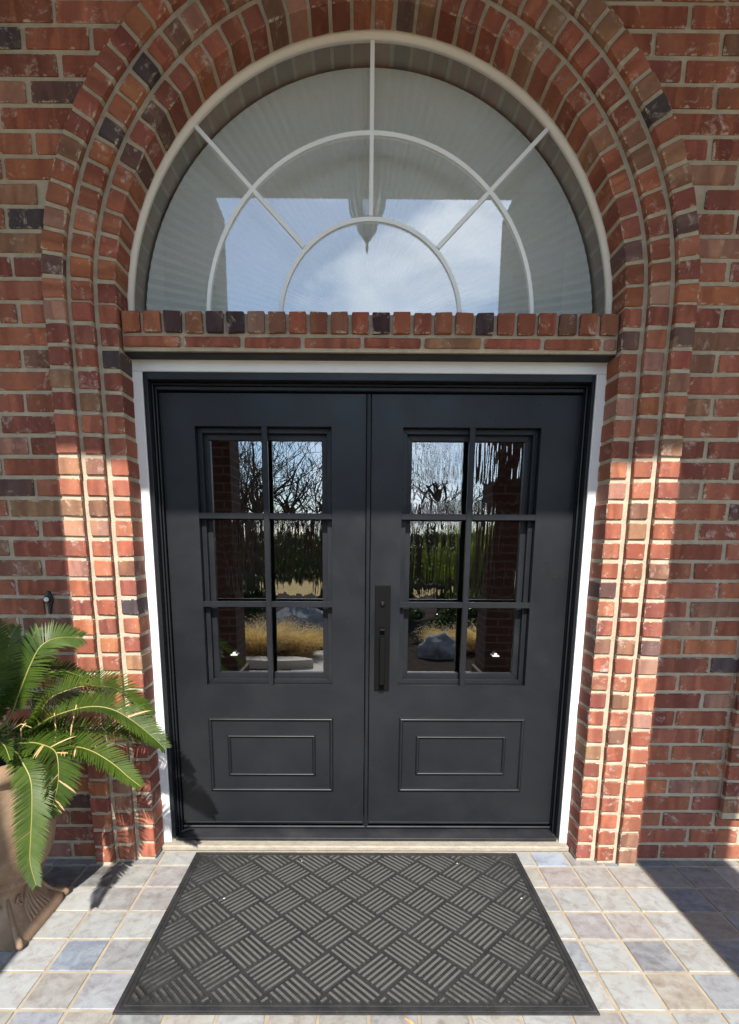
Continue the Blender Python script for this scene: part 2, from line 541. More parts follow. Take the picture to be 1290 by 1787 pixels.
for side in (-1, 1):
    for k in range(1, 57):
        zb, zt = (k - 1) * CH + .0155, k * CH
        xs_b, xs_t = arch_x(zb), arch_x(zt)
        # bond: joint grid anchored at x = 1.222
        off = (L + J) * .5 if k % 2 else 0.0
        off += rng.uniform(-.006, .006)
        x = 1.222 - off - (L + J) * 6
        while x < XW - .03:
            a, c = x, x + L + rng.uniform(-.004, .004)
            x += L + J
            c = min(c, XW - .02)
            lim = min(xs_b, xs_t)
            if xs_b == 0 and xs_t == 0:                      # above the arch: bricks run across
                if c < 0: continue
                if a < 0:
                    if side < 0: continue
                    a, ends = a, None
                if side < 0: wall_brick(-c, -max(a, .01), k)
                else: wall_brick(a, c, k)
                continue
            if c <= max(xs_b, xs_t) + .025: continue
            ends = None
            if a < max(xs_b, xs_t) + .03:
                if zt > ZC: 
                    eb, et = max(xs_b, .02) + .004, max(xs_t, .02) + .004
                    if c - max(eb, et) < .03: continue
                    ends = (eb, et)
                    a = min(eb, et)
                else:
                    a = 1.222
            if c - a < .03: continue
            if side > 0: wall_brick(a, c, k, (ends[0], ends[1], c, c) if ends else None)
            else: wall_brick(-c, -a, k, (-c, -c, -ends[0], -ends[1]) if ends else None)
def inview(bk):
    x = (bk[0] + bk[1]) / 2; z = (bk[2] + bk[3]) / 2
    edge = 1.74 - .134 * z
    return max(0, abs(x) - edge) * 3 + max(0, z - 3.3) * 4 + (5 if z > 3.55 else 0)
indiv.sort(key=inview)
dy = lambda: rng.uniform(-.002, .0015)
for n, (x0, x1, zb, zt, ends) in enumerate(indiv):
    if n < 298:
        cx_, cz = (x0 + x1) / 2, (zb + zt) / 2
        if ends:
            o_ = Vector((cx_, 0, cz))
            c = [(ends[0], 0, zb), (ends[2], 0, zb), (ends[0], .095, zb), (ends[2], .095, zb),
                 (ends[1], 0, zt), (ends[3], 0, zt), (ends[1], .095, zt), (ends[3], .095, zt)]
            q = MB(); q.hexa(c, .0045)
            me = q.mesh('brick', m_brick, o_)
        else:
            me = brick_mesh(round((x1 - x0) / .004) * .004, zt - zb, .095, n % 9)
        put(me, wall, (cx_, dy(), cz), brick_colour(rng))
    else:
        if ends:
            c = [(ends[0], 0, zb), (ends[2], 0, zb), (ends[0], .095, zb), (ends[2], .095, zb),
                 (ends[1], 0, zt), (ends[3], 0, zt), (ends[1], .095, zt), (ends[3], .095, zt)]
        else:
            c = [(x, y, z) for z in (zb, zt) for y in (0, .095) for x in (x0, x1)]
        rest.hexa(c, .0045)
o = rest.build('outlying_brick', m_brick, wall)
o['kind'] = 'stuff'; o.color = (.26, .088, .052, 1)

# ------------------------------------------------------------------ the three stepped orders of the arch, jambs and ring
def order(label, rr, yf, joint_to, nring, seed, depth):
    r0, r1 = rr
    th = thing('brick_arch', (0, yf, 0), label, 'brick arch', 'stepped orders of the entrance arch')
    rg = random.Random(seed)
    m = MB()
    ym = yf + .0075
    for s in (-1, 1):
        xa, xb = sorted((s * (r0 + .004), s * joint_to))
        m.box(xa, xb, ym, ym + depth, 0, ZC)
    nseg = 64
    for k in range(nseg):
        a0, a1 = math.pi * k / nseg, math.pi * (k + 1) / nseg
        P = lambda r, a, y: (r * math.cos(a), y, ZC + r * math.sin(a))
        ri, ro = r0 + .004, joint_to
        m.hexa([P(ri, a0, ym), P(ro, a0, ym), P(ri, a0, ym + depth), P(ro, a0, ym + depth),
                P(ri, a1, ym), P(ro, a1, ym), P(ri, a1, ym + depth), P(ro, a1, ym + depth)])
    m.build('mortar', m_mortar, th)
    w = r1 - r0
    nj = 29
    for s in (-1, 1):
        for k in range(1, nj + 1):
            zb, zt = (k - 1) * CH + .0155, k * CH
            me = brick_mesh(w, zt - zb, depth, rg.randrange(7), .0032, .002)
            put(me, th, (s * (r0 + r1) / 2 + rg.uniform(-.0015, .0015), yf + rg.uniform(-.002, .002), (zb + zt) / 2), brick_colour(rg))
    # ring: wedge bricks
    da = math.pi / nring
    gap = .0145
    ring = []
    for vv in range(6):
        j = lambda: rg.uniform(-.0017, .0017)
        c = []
        for rad in (r0, r1):
            hw = rad * da / 2 - gap / 2
            for y in (0, depth):
                for sx in (-1, 1):
                    c.append((sx * hw + j(), y + j() * .6, rad - (r0 + r1) / 2 + j()))
        q = MB(); q.hexa(c, .0032)
        ring.append(q.mesh('brick', m_brick))
    for k in range(nring):
        a = da * (k + .5)
        r = (r0 + r1) / 2
        put(ring[rg.randrange(6)], th, (r * math.cos(a), yf + rg.uniform(-.002, .002), ZC + r * math.sin(a)), brick_colour(rg),
            (0, math.pi / 2 - a, 0))
    return th
order('innermost ring of the brick arch, its deep reveal touching the white window and door trim', RIN, YIN, 1.0425, 40, 21, .117)
order('middle ring of the brick arch, a narrow stack between two mortar lines', RMI, YMI, 1.1315, 44, 22, .12)
order('outermost ring of the brick arch, standing proud of the flat brick wall', ROU, YOU, 1.208, 48, 23, .12)

# short brick pier that projects at the right edge, its foot above the floor
pier = thing('brick_pier', (1.7, -.03, .22), 'shallow brick pier at the right edge, its foot stopping above the floor', 'pier')
m = MB(); m.box(1.579, 1.86, -.023, .004, .224, 4.4); m.build('mortar', m_mortar, pier)
rg = random.Random(5)
for k in range(4, 57):
    zb, zt = (k - 1) * CH + .0155, k * CH
    half = k % 2
    spans = [(1.575, 1.575 + (.1 if half else .16)), (1.575 + (.1165 if half else .1765), 1.87)]
    for x0, x1 in spans:
        put(brick_mesh(round(x1 - x0, 3), zt - zb, .028, rg.randrange(4)), pier, ((x0 + x1) / 2, -.03 + rg.uniform(-.002, .002), (zb + zt) / 2), brick_colour(rg))

# ------------------------------------------------------------------ brick window sill over the door, steel lintel
sill = thing('brick_sill', (0, .03, 2.12), 'brick sill between door and fanlight, brick ends over one course of flat bricks', 'sill')
m = MB(); m.box(-.9555, .9555, .040, .215, 2.1445, 2.277); m.build('mortar', m_mortar, sill)
rg = random.Random(9)
SILLC = [(.30, .105, .05), (.27, .10, .055), (.07, .04, .04), (.20, .085, .045), (.055, .036, .042), (.05, .034, .036), (.24, .14, .10), (.19, .085, .055),
         (.29, .085, .045), (.21, .08, .05), (.23, .10, .06), (.26, .08, .045), (.055, .03, .034), (.27, .085, .045), (.25, .08, .05), (.21, .08, .045),
         (.24, .085, .045), (.05, .036, .04), (.23, .08, .045), (.26, .09, .05), (.25, .075, .04), (.14, .07, .045), (.26, .09, .05), (.22, .085, .05)]
for k in range(24):
    x = -.9555 + (k + .5) * (1.911 / 24)
    c = SILLC[k]
    put(brick_mesh(.0655, .0735, .118, k % 7, .003), sill, (x, .022 + rg.uniform(-.003, .003), 2.2445), (*[1.1 * q_ for q_ in c], 1))
x = -.951
for k in range(9):
    w = .2165 if k < 8 else .951 - x
    if w < .03: break
    put(brick_mesh(round(w, 3), .036, .10, k % 5, .004), sill, (x + w / 2, .030 + rg.uniform(-.003, .003), 2.176), brick_colour(rg, True))
    x += w + .0155
lint = MB(); lint.box(-.956, .956, .052, .1165, 2.1365, 2.1437, .001)
o = lint.build('steel_lintel', m_angle)
tag(o, 'thin black steel lintel under the brick sill, above the white door trim', 'lintel', kind='thing')

# ------------------------------------------------------------------ fanlight window
fan = thing('fanlight_window', (0, .12, ZC), 'large half-round window with white sunburst bars above the double door', 'window')
C0 = (0, 0, ZC)
m = MB()
prof = [(.966, .121), (.958, .1185), (.950, .120), (.947, .126), (.9445, .127), (.941, .134), (.941, .146), (.966, .146), (.966, .121)]
m.lathe([(r, y) for r, y in prof], C0, 96, a0=0, a1=math.pi, axis='y')
m.box(-.9405, .9405, .134, .146, ZC - .02, ZC + .002)
m.build('frame', m_fanw, fan)
m = MB()
ng = 72
V = [(0, .140, ZC)] + [(.943 * math.cos(math.pi * k / ng), .140, ZC + .943 * math.sin(math.pi * k / ng)) for k in range(ng + 1)]
V2 = [(x, .174, z) for x, y, z in V]
m.add(V, [(0, k + 2, k + 1) for k in range(ng)])
m.build('glass_pane', m_fanglass, fan, fix=False)
def arc_bar(r, w, y0, y1, n=48):
    q = MB()
    q.lathe([(r - w / 2, y0), (r + w / 2, y0), (r + w / 2, y1), (r - w / 2, y1), (r - w / 2, y0)], C0, n, a0=0, a1=math.pi, axis='y', smooth=False)
    return q
arc_bar(.358, .0155, .1305, .1390).build('muntin', m_grille, fan)
arc_bar(.645, .0155, .1305, .1390).build('muntin', m_grille, fan)
for a in (45, 90, 135):
    a = R(a); d = Vector((math.cos(a), 0, math.sin(a))); n_ = Vector((-math.sin(a), 0, math.cos(a))) * .0078
    c = []
    for rad in (.369, .940):
        for y in (.1315, .1388):
            for s in (-1, 1):
                p = Vector((0, 0, ZC)) + d * rad + n_ * s
                c.append((p.x, y, p.z))
    q = MB(); q.hexa(c, .001); q.build('muntin', m_grille, fan)
m = MB()
m.lathe([(.966, .1465), (.944, .1465), (.944, .34), (.99, .34)], C0, 72, a0=0, a1=math.pi, axis='y')
m.box(-.94, .94, .147, .34, ZC - .03, ZC - .004)
m.build('inner_reveal', m_drywall, fan)
m = MB()                                     # radially pleated half-round shade
npl = 150
V, F = [], []
for k in range(npl + 1):
    a = math.pi * k / npl
    y = .236 + (.007 if k % 2 else 0)
    ro = .928 + (.005 if k % 2 else 0)
    for r_ in (.03, .3, .6, ro): V.append((r_ * math.cos(a), .236 + (y - .236) * (r_ / .9), ZC + r_ * math.sin(a)))
for k in range(npl):
    for i in range(3): F.append((k * 4 + i, (k + 1) * 4 + i, (k + 1) * 4 + i + 1, k * 4 + i + 1))
m.add(V, F)
m.add([(x, y + .012, z) for x, y, z in V], F)
m.build('pleated_shade', m_shade, fan)

# ------------------------------------------------------------------ door frame: white casing, black jambs and head, black sill
fr = thing('door_surround', (0, .12, 0), 'white outer trim with black stepped jambs and black sill around the double door', 'door frame')
for x0, x1 in ((-.9675, -.921), (.9225 - .001, .9675)):
    q = MB(); q.box(x0, x1, .118, .20, .012, 2.0940, .0025); q.build('casing', m_white, fr)
q = MB(); q.box(-.9675, .9675, .1175, .20, 2.0945, 2.142, .0025); q.build('casing', m_white, fr)
def jamb(s):
    q = MB()
    X = lambda a, b: sorted((s * a, s * b))
    q.box(*X(.9205, .900), .126, .26, .04, 2.094, .002)
    q.box(*X(.8995, .8895), .168, .26, .04, 2.07, .0025)
    q.box(*X(.8885, .8785) if s < 0 else X(.8895 + .012, .8905 + .02), .180, .26, .04, 2.06, .0025) if s < 0 else None
    return q
for s, lx in ((-1, .884), (1, .898)):
    q = MB()
    X = lambda a, b: sorted((s * a, s * b))
    off = 0 if s < 0 else .012
    q.box(*X(.9205, .903 + off * .5), .126, .27, .04, 2.0935, .002)
    q.box(*X(.9025 + off * .5, .8955 + off * .5), .166, .27, .04, 2.066, .003)
    q.box(*X(.8935 + off * .5, .887 + off), .178, .27, .04, 2.056, .003)
    q.build('jamb', m_black, fr)
q = MB()
q.box(-.903, .909, .126, .27, 2.066, 2.0935, .002)
q.box(-.896, .902, .166, .27, 2.056, 2.0655, .003)
q.box(-.888, .899, .178, .27, 2.040, 2.0555, .003)
q.build('head', m_black, fr)
q = MB()
q.hexa([(-.9025, .128, .026), (.9085, .128, .026), (-.9025, .30, .026), (.9085, .30, .026),
        (-.9025, .128, .038), (.9085, .128, .038), (-.9025, .30, .066), (.9085, .30, .066)], .002)
q.box(-.9025, .9085, .1215, .1275, .027, .0415, .0015)
q.box(-.886, .900, .186, .196, .058, .0685, .003)
q.build('sill', m_sillblk, fr)
step = MB(); step.box(-.9555, .9555, .078, .35, -.002, .0245, .006)
o = step.build('door_step', m_stone)
tag(o, 'worn tan concrete step strip between the black door sill and the doormat', 'step', kind='thing')

# ------------------------------------------------------------------ the two leaves
YD = .20
def leaf(label, x0, x1, ox0, ox1, vx, pans, hinge):
    th = thing('entry_door', (x0 if hinge < 0 else x1, YD, .075), label, 'door', 'pair of black entrance doors')
    zb, zt, oz0, oz1 = .0755, 2.034, .770, 1.904
    q = MB()
    q.box(x0, ox0, YD, YD + .055, zb, zt)
    q.box(ox1, x1, YD, YD + .055, zb, zt)
    q.box(ox0, ox1, YD, YD + .055, oz1, zt, .0)
    q.box(ox0, ox1, YD, YD + .055, zb, oz0, .0)
    q.build('door_slab', m_black, th)
    # grille bars, flush with the face
    q = MB(); q.box(vx - .0122, vx + .0122, YD - .001, YD + .022, oz0, oz1, .0015); q.build('muntin', m_black, th)
    for z in (1.1455, 1.533):
        for a, b_ in ((ox0, vx - .0122), (vx + .0122, ox1)):
            q = MB(); q.box(a, b_, YD - .001, YD + .022, z - .0128, z + .0128, .0015); q.build('muntin', m_black, th)
    # stop frame and hinged glass sash behind the bars
    q = MB(); ring_frame(q, ox0 + .001, ox1 - .001, oz0 + .001, oz1 - .001, .021, YD + .034, YD + .054); q.build('stop_frame', m_black, th)
    sash = MB(); ring_frame(sash, ox0 + .012, ox1 - .012, oz0 + .012, oz1 - .012, .034, YD + .060, YD + .090)
    so = sash.build('glass_sash', m_black, th)
    q = MB(); gx0, gx1, gz0, gz1 = ox0 + .044, ox1 - .044, oz0 + .044, oz1 - .044
    q.add([(gx0, YD + .076, gz0), (gx1, YD + .076, gz0), (gx1, YD + .076, gz1), (gx0, YD + .076, gz1)], [(0, 1, 2, 3)])
    q.build('glass_pane', m_glass_l if hinge < 0 else m_glass_r, so, fix=False)
    kx = ox0 + .118 if hinge < 0 else ox1 - .128
    q = MB(); q.lathe([(.0, .0), (.008, .0), (.009, .004), (.006, .010), (.0, .012)], (kx, YD + .062, .903), 16)
    q.box(kx - .016, kx + .016, YD + .052, YD + .0735, .898, .9035, .001)
    q.build('latch_knob', m_knob, so)
    # two nested panel mouldings: half-round bars with mitred corners
    for (a0, a1, c0, c1, w, h) in pans:
        q = MB()
        prof = [(k_ / 12, math.sin(math.pi * k_ / 12) ** .85) for k_ in range(13)]
        cor = ((a0, c0, 1, 1), (a1, c0, -1, 1), (a1, c1, -1, -1), (a0, c1, 1, -1))
        for k in range(4):                        # each side with its own vertices, so the mitres stay sharp
            V, F = [], []
            for u, hh in prof:
                for cx_, cz_, dx_, dz_ in (cor[k], cor[(k + 1) % 4]):
                    V.append((cx_ + dx_ * u * w, YD - hh * h, cz_ + dz_ * u * w))
            for i in range(len(prof) - 1): F.append((2 * i, 2 * i + 1, 2 * i + 3, 2 * i + 2))
            q.add(V, F, 0, True)
        q.build('panel_moulding', m_black, th)
    # bottom drip rail
    q = MB(); q.box(x0 + .004, x1 - .004, YD - .004, YD - .0005, zb + .001, zb + .011, .0012); q.build('bottom_sweep', m_black, th)
    return th
dl = leaf('left leaf of the black double door, without a handle', -.884, -.0120, -.741, -.159, -.446,
          [(-.744, -.156, .2445, .616, .019, .013), (-.657, -.240, .3235, .532, .017, .0115)], -1)
dr = leaf('right leaf of the black double door, carrying the long black handle', .0120, .898, .146, .735, .4435,
          [(.1535, .746, .2455, .617, .019, .013), (.2345, .662, .330, .530, .017, .0115)], 1)
# astragal over the meeting gap (fixed to the right leaf)
q = MB()
pts = []
pr = [(-.0088, .02), (-.0088, -.006), (-.0075, -.011), (-.004, -.0138), (.0, -.0145), (.004, -.0138), (.0075, -.011), (.0088, -.006), (.0088, .02)]
V, F = [], []
for z in (.066, 2.030):
    for px, py in pr: V.append((px, YD + py - .0005, z))
n_ = len(pr)
for k in range(n_ - 1): F.append((k, k + 1, n_ + k + 1, n_ + k))
F.append(tuple(range(n_))); F.append(tuple(range(n_, 2 * n_))[::-1])
q.add(V, F); q.build('astragal', m_black, dr)
# handle set
q = MB(); q.box(.0335, .1030, YD - .011, YD - .0005, .750, 1.233, .002)
hs = q.build('handle_plate', m_hard, dr)
q = MB(); q.lathe([(0, -.004), (.012, -.004), (.0135, -.002), (.0135, 0)], (0.068, 0, 0), 24)
q.v = [Vector((.068 + (p.x - .068), YD - .0112 + p.z, 1.150 + p.y)) for p in q.v]
q.build('lock_cylinder', m_hard, hs)
q = MB(); q.box(.0655, .0705, YD - .0165, YD - .0152, 1.146, 1.154, .0006); q.build('keyhole', m_sillblk, hs)
q = MB()
q.hexa([(.056, YD - .034, 1.030), (.078, YD - .034, 1.030), (.056, YD - .010, 1.034), (.078, YD - .010, 1.034),
        (.055, YD - .036, 1.038), (.079, YD - .036, 1.038), (.056, YD - .010, 1.046), (.078, YD - .010, 1.046)], .002)
q.build('thumb_latch', m_hard, hs)
q = MB()
q.box(.0545, .0800, YD - .058, YD - .040, .786, 1.004, .003)
q.box(.0555, .0790, YD - .040, YD - .010, .982, 1.003, .002)
q.box(.0555, .0790, YD - .040, YD - .010, .776, .800, .002)
q.build('grip', m_hard, hs)

# ------------------------------------------------------------------ hall behind the glass
def struct(name, q, m):
    o = q.build(name, m); o['kind'] = 'structure'; return o
HX, HY, HZ = 2.6, 5.0, 3.7
q = MB()
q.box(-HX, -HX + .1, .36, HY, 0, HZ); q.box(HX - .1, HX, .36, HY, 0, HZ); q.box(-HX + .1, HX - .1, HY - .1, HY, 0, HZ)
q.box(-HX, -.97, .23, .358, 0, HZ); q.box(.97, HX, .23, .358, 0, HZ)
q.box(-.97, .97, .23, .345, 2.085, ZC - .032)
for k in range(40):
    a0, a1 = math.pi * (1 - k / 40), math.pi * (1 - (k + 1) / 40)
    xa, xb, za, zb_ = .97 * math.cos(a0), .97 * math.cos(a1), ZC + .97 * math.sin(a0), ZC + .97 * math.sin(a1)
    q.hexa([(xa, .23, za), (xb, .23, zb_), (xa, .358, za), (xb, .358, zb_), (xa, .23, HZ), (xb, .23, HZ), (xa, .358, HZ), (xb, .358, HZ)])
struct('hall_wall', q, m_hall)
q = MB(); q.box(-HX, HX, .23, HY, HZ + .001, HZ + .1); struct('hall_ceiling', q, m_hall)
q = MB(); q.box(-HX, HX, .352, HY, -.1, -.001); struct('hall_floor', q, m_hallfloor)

# ------------------------------------------------------------------ porch floor
q = MB(); q.box(-4.5, 4.5, -3.3, .345, -.18, -.0035)
pf = struct('porch_floor', q, m_grout)
TS, TX, TY = .1545, -1.0889, -.0436
TPAL = [((.36, .37, .37), 20), ((.40, .41, .40), 16), ((.33, .30, .285), 14), ((.34, .31, .27), 14), ((.25, .26, .28), 8), ((.30, .29, .29), 14), ((.23, .26, .31), 5), ((.38, .35, .30), 8)]
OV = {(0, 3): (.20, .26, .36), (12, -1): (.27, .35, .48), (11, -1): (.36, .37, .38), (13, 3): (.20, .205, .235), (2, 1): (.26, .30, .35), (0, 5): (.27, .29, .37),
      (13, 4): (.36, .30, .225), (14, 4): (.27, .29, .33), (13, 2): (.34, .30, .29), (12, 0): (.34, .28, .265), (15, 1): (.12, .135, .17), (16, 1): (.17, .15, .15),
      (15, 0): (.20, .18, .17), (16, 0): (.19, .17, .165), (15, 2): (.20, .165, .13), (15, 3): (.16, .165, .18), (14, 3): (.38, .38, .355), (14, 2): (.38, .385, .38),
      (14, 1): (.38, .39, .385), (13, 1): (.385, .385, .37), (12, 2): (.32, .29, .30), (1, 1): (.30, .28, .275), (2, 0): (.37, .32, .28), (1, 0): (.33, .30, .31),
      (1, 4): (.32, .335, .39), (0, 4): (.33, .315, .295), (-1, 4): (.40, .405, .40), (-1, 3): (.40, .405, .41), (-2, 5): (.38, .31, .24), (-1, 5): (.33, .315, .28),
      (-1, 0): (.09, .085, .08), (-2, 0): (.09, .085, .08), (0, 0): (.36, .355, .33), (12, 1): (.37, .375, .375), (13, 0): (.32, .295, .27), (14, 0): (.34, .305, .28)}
rg = random.Random(3)
tmesh = []
def tile_mesh(w, d, seed):
    r2 = random.Random(seed)
    j = lambda: r2.uniform(-.0012, .0012)
    c = [(sx * w / 2 + j(), sy * d / 2 + j(), z) for z in (-.012, 0) for sy in (-1, 1) for sx in (-1, 1)]
    mm = MB(); mm.hexa(c, .0018)
    return mm.mesh('tile', m_tile)
tm = [tile_mesh(TS - .0115, TS - .0115, s) for s in range(8)]
tp = tile_mesh(TS - .0115, .1115, 20)
for r_ in range(-1, 8):
    for c_ in range(-5, 20):
        x = TX + (c_ + .5) * TS
        if r_ == -1: me, yc = tp, TY + .0057 + .1115 / 2
        else: me, yc = tm[rg.randrange(8)], TY - (r_ + .5) * TS
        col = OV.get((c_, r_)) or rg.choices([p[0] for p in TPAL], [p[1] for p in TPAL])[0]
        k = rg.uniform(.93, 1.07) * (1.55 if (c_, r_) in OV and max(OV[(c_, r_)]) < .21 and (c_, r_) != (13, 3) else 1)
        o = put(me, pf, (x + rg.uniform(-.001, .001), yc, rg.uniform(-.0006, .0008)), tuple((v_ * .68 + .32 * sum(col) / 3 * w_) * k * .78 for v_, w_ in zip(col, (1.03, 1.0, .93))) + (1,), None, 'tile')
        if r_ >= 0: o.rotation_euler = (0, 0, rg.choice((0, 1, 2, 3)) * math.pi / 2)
# far tiles beyond the photographer: one joined sheet of real tiles
q = MB()
for r_ in range(8, 21):
    for c_ in range(-20, 36):
        x, y = TX + (c_ + .5) * TS, TY - (r_ + .5) * TS
        h = TS / 2 - .0058
        q.box(x - h, x + h, y - h, y + h, -.012, 0)
for c_ in list(range(-20, -5)) + list(range(20, 36)):
    for r_ in range(0, 8):
        x, y = TX + (c_ + .5) * TS, TY - (r_ + .5) * TS
        h = TS / 2 - .0058
        q.box(x - h, x + h, y - h, y + h, -.012, 0)
o = q.build('outlying_tile', m_tile, pf); o['kind'] = 'stuff'; o.color = (.27, .26, .25, 1)

# ------------------------------------------------------------------ doormat
MX0, MX1, MY0, MY1 = -.7885, .7, -.836, .056
dm = thing('doormat', ((MX0 + MX1) / 2, (MY0 + MY1) / 2, 0), 'black rubber doormat with a diagonal basketweave of ribs in front of the double door', 'doormat')
q = MB(); q.box(MX0, MX1, MY0, MY1, .001, .0075, .002); q.build('mat_base', m_rub, dm)
q = MB()
def flat_frame(q, x0, x1, y0, y1, w, z0, z1, ch):
    o_ = [(x0, y0), (x1, y0), (x1, y1), (x0, y1)]; i_ = [(x0 + w, y0 + w), (x1 - w, y0 + w), (x1 - w, y1 - w), (x0 + w, y1 - w)]
    for k in range(4):
        a, b_, c_, d_ = o_[k], o_[(k + 1) % 4], i_[(k + 1) % 4], i_[k]
        q.hexa([(*a, z0), (*b_, z0), (*d_, z0), (*c_, z0), (*a, z1), (*b_, z1), (*d_, z1), (*c_, z1)], ch)
flat_frame(q, MX0 + .006, MX1 - .006, MY0 + .006, MY1 - .006, .011, .007, .0105, .002)
flat_frame(q, MX0 + .026, MX1 - .026, MY0 + .026, MY1 - .026, .006, .007, .0105, .002)
q.build('border_rib', m_rub, dm)
BX0, BX1, BY0, BY1 = MX0 + .036, MX1 - .036, MY0 + .036, MY1 - .036
S = .131
def clip(p, d, t0, t1):
    for a, lo, hi in ((0, BX0, BX1), (1, BY0, BY1)):
        if abs(d[a]) < 1e-9: continue
        ta, tb = (lo - p[a]) / d[a], (hi - p[a]) / d[a]
        if ta > tb: ta, tb = tb, ta
        t0, t1 = max(t0, ta), min(t1, tb)
    return (t0, t1) if t1 - t0 > .009 else None
def rib_into(q, p, d, t0, t1):
    n_ = (-d[1], d[0])
    w0, w1, z0, z1 = .0066, .0046, .007, .0142
    e = .0035
    V = []
    for t_, w, z in ((t0, w0, z0), (t1, w0, z0), (t0 + e, w1, z1), (t1 - e, w1, z1)):
        for s in (-1, 1):
            V.append((p[0] + d[0] * t_ + n_[0] * w * s, p[1] + d[1] * t_ + n_[1] * w * s, z))
    q.add(V, [(4, 6, 7, 5)], 1)
    q.add(V, [(0, 2, 6, 4), (1, 5, 7, 3), (0, 4, 5, 1), (2, 3, 7, 6)], 0)
c45 = math.sqrt(.5)
full = {}
for i in range(-14, 15):
    for j in range(-14, 15):
        cx_, cy_ = -.1452 + (i - j) * S * c45, -.489 + (i + j) * S * c45
        typ = (i + j) % 2
        d = (c45, c45) if typ == 0 else (c45, -c45)
        n_ = (-d[1], d[0])
        segs, whole = [], True
        for k in range(6):
            u = (k - 2.5) * .0203
            p = (cx_ + n_[0] * u, cy_ + n_[1] * u)
            h = S / 2 - .0020
            if BX0 < p[0] - h and p[0] + h < BX1 and BY0 < p[1] - h and p[1] + h < BY1:
                segs.append((p, -h, h)); continue
            whole = False
            cc = clip(p, d, -h, h)
            inside = (BX0 < p[0] + d[0] * (cc[0] + cc[1]) / 2 < BX1 and BY0 < p[1] + d[1] * (cc[0] + cc[1]) / 2 < BY1) if cc else False
            if cc and inside: segs.append((p, cc[0], cc[1]))
        if not segs: continue
        if whole and typ in full:
            o = bpy.data.objects.new('ribbed_block', full[typ]); COL.objects.link(o); o.parent = dm
            o.location = Vector((cx_, cy_, .007)) - wloc(dm)
            continue
        q = MB()
        for p, t0, t1 in segs: rib_into(q, p, d, t0, t1)
        me = q.mesh('ribbed_block', [m_rub, m_ribtop], Vector((cx_, cy_, .007)))
        if whole: full[typ] = me
        o = bpy.data.objects.new('ribbed_block', me); COL.objects.link(o); o.parent = dm
        o.location = Vector((cx_, cy_, .007)) - wloc(dm)

# ------------------------------------------------------------------ bits of litter on the mat and tiles
m_chip = mat('pale_paint_chip', (.62, .58, .52), .8)[0]
for k, (x, y, s_, lb) in enumerate(((-.575, -.295, .0075, 'largest white chip on the left edge of the doormat'), (-.29, -.03, .005, 'small white chip near the back left of the doormat'),
                                    (.405, -.045, .005, 'small white chip near the back right corner of the doormat'), (.62, -.29, .006, 'white chip on the right side of the doormat'))):
    q = MB(); q.hexa([(x + sx_ * s_ * .5 * (1 + .3 * k / 3), y + sy_ * s_ * .38 + sx_ * .001, .0145 + z_ * .003) for z_ in (0, 1) for sy_ in (-1, 1) for sx_ in (-1, 1)], .0015)
    tag(q.build('paint_chip', m_chip), lb, 'chip', 'white chips on the doormat', 'thing')
q = MB()
lf = [(.100, -.850, .006), (.117, -.866, .009), (.138, -.884, .004)]
for i in range(2):
    (x0, y0, z0), (x1, y1, z1) = lf[i], lf[i + 1]
    w0, w1 = (.002, .0045) if i == 0 else (.0045, .001)
    q.hexa([(x0 - w0 * .7, y0 - w0, z0), (x0 + w0 * .7, y0 + w0, z0), (x1 - w1 * .7, y1 - w1, z1), (x1 + w1 * .7, y1 + w1, z1),
            (x0 - w0 * .7, y0 - w0, z0 + .001), (x0 + w0 * .7, y0 + w0, z0 + .001), (x1 - w1 * .7, y1 - w1, z1 + .001), (x1 + w1 * .7, y1 + w1, z1 + .001)])
tag(q.build('dry_leaf', m_dry), 'single straw-coloured dry leaf on the tiles just below the doormat', 'leaf', kind='thing')

# ------------------------------------------------------------------ doorbell
db = thing('doorbell', (-1.319, 0, 1.18), 'small black doorbell with a pale round button on the left brick wall', 'doorbell')
q = MB()
prof = [(-.036, .004), (-.030, .010), (-.020, .012), (-.012, .0165), (0, .019), (.012, .0165), (.022, .011), (.032, .009), (.044, .006), (.060, .0025)]
V, F = [], []
for z, w in prof:
    for x_, y_ in ((-w, 0), (-w * .8, -.006), (0, -.009), (w * .8, -.006), (w, 0)):
        V.append((-1.317 + x_, y_ - .002, 1.178 - z + .004))
for i in range(len(prof) - 1):
    for k in range(4): F.append((i * 5 + k, i * 5 + k + 1, i * 5 + 6 + k, i * 5 + 5 + k))
V += [(-1.317, 0, 1.178 - prof[0][0] + .006), (-1.317, 0, 1.178 - prof[-1][0])]
q.add(V, F); q.build('back_plate', m_bell, db)
q = MB(); q.lathe([(.015, -.001), (.0145, -.013), (.0105, -.016), (.0105, -.013)], (0, 0, 0), 20)
q.v = [Vector((-1.322 + p.x, p.z, 1.184 + p.y)) for p in q.v]; q.build('bezel', m_bell, db)
q = MB(); q.lathe([(.0105, -.012), (.010, -.0185), (.006, -.021), (0, -.0215)], (0, 0, 0), 20)
q.v = [Vector((-1.322 + p.x, p.z, 1.184 + p.y)) for p in q.v]; q.build('button', m_bellb, db)

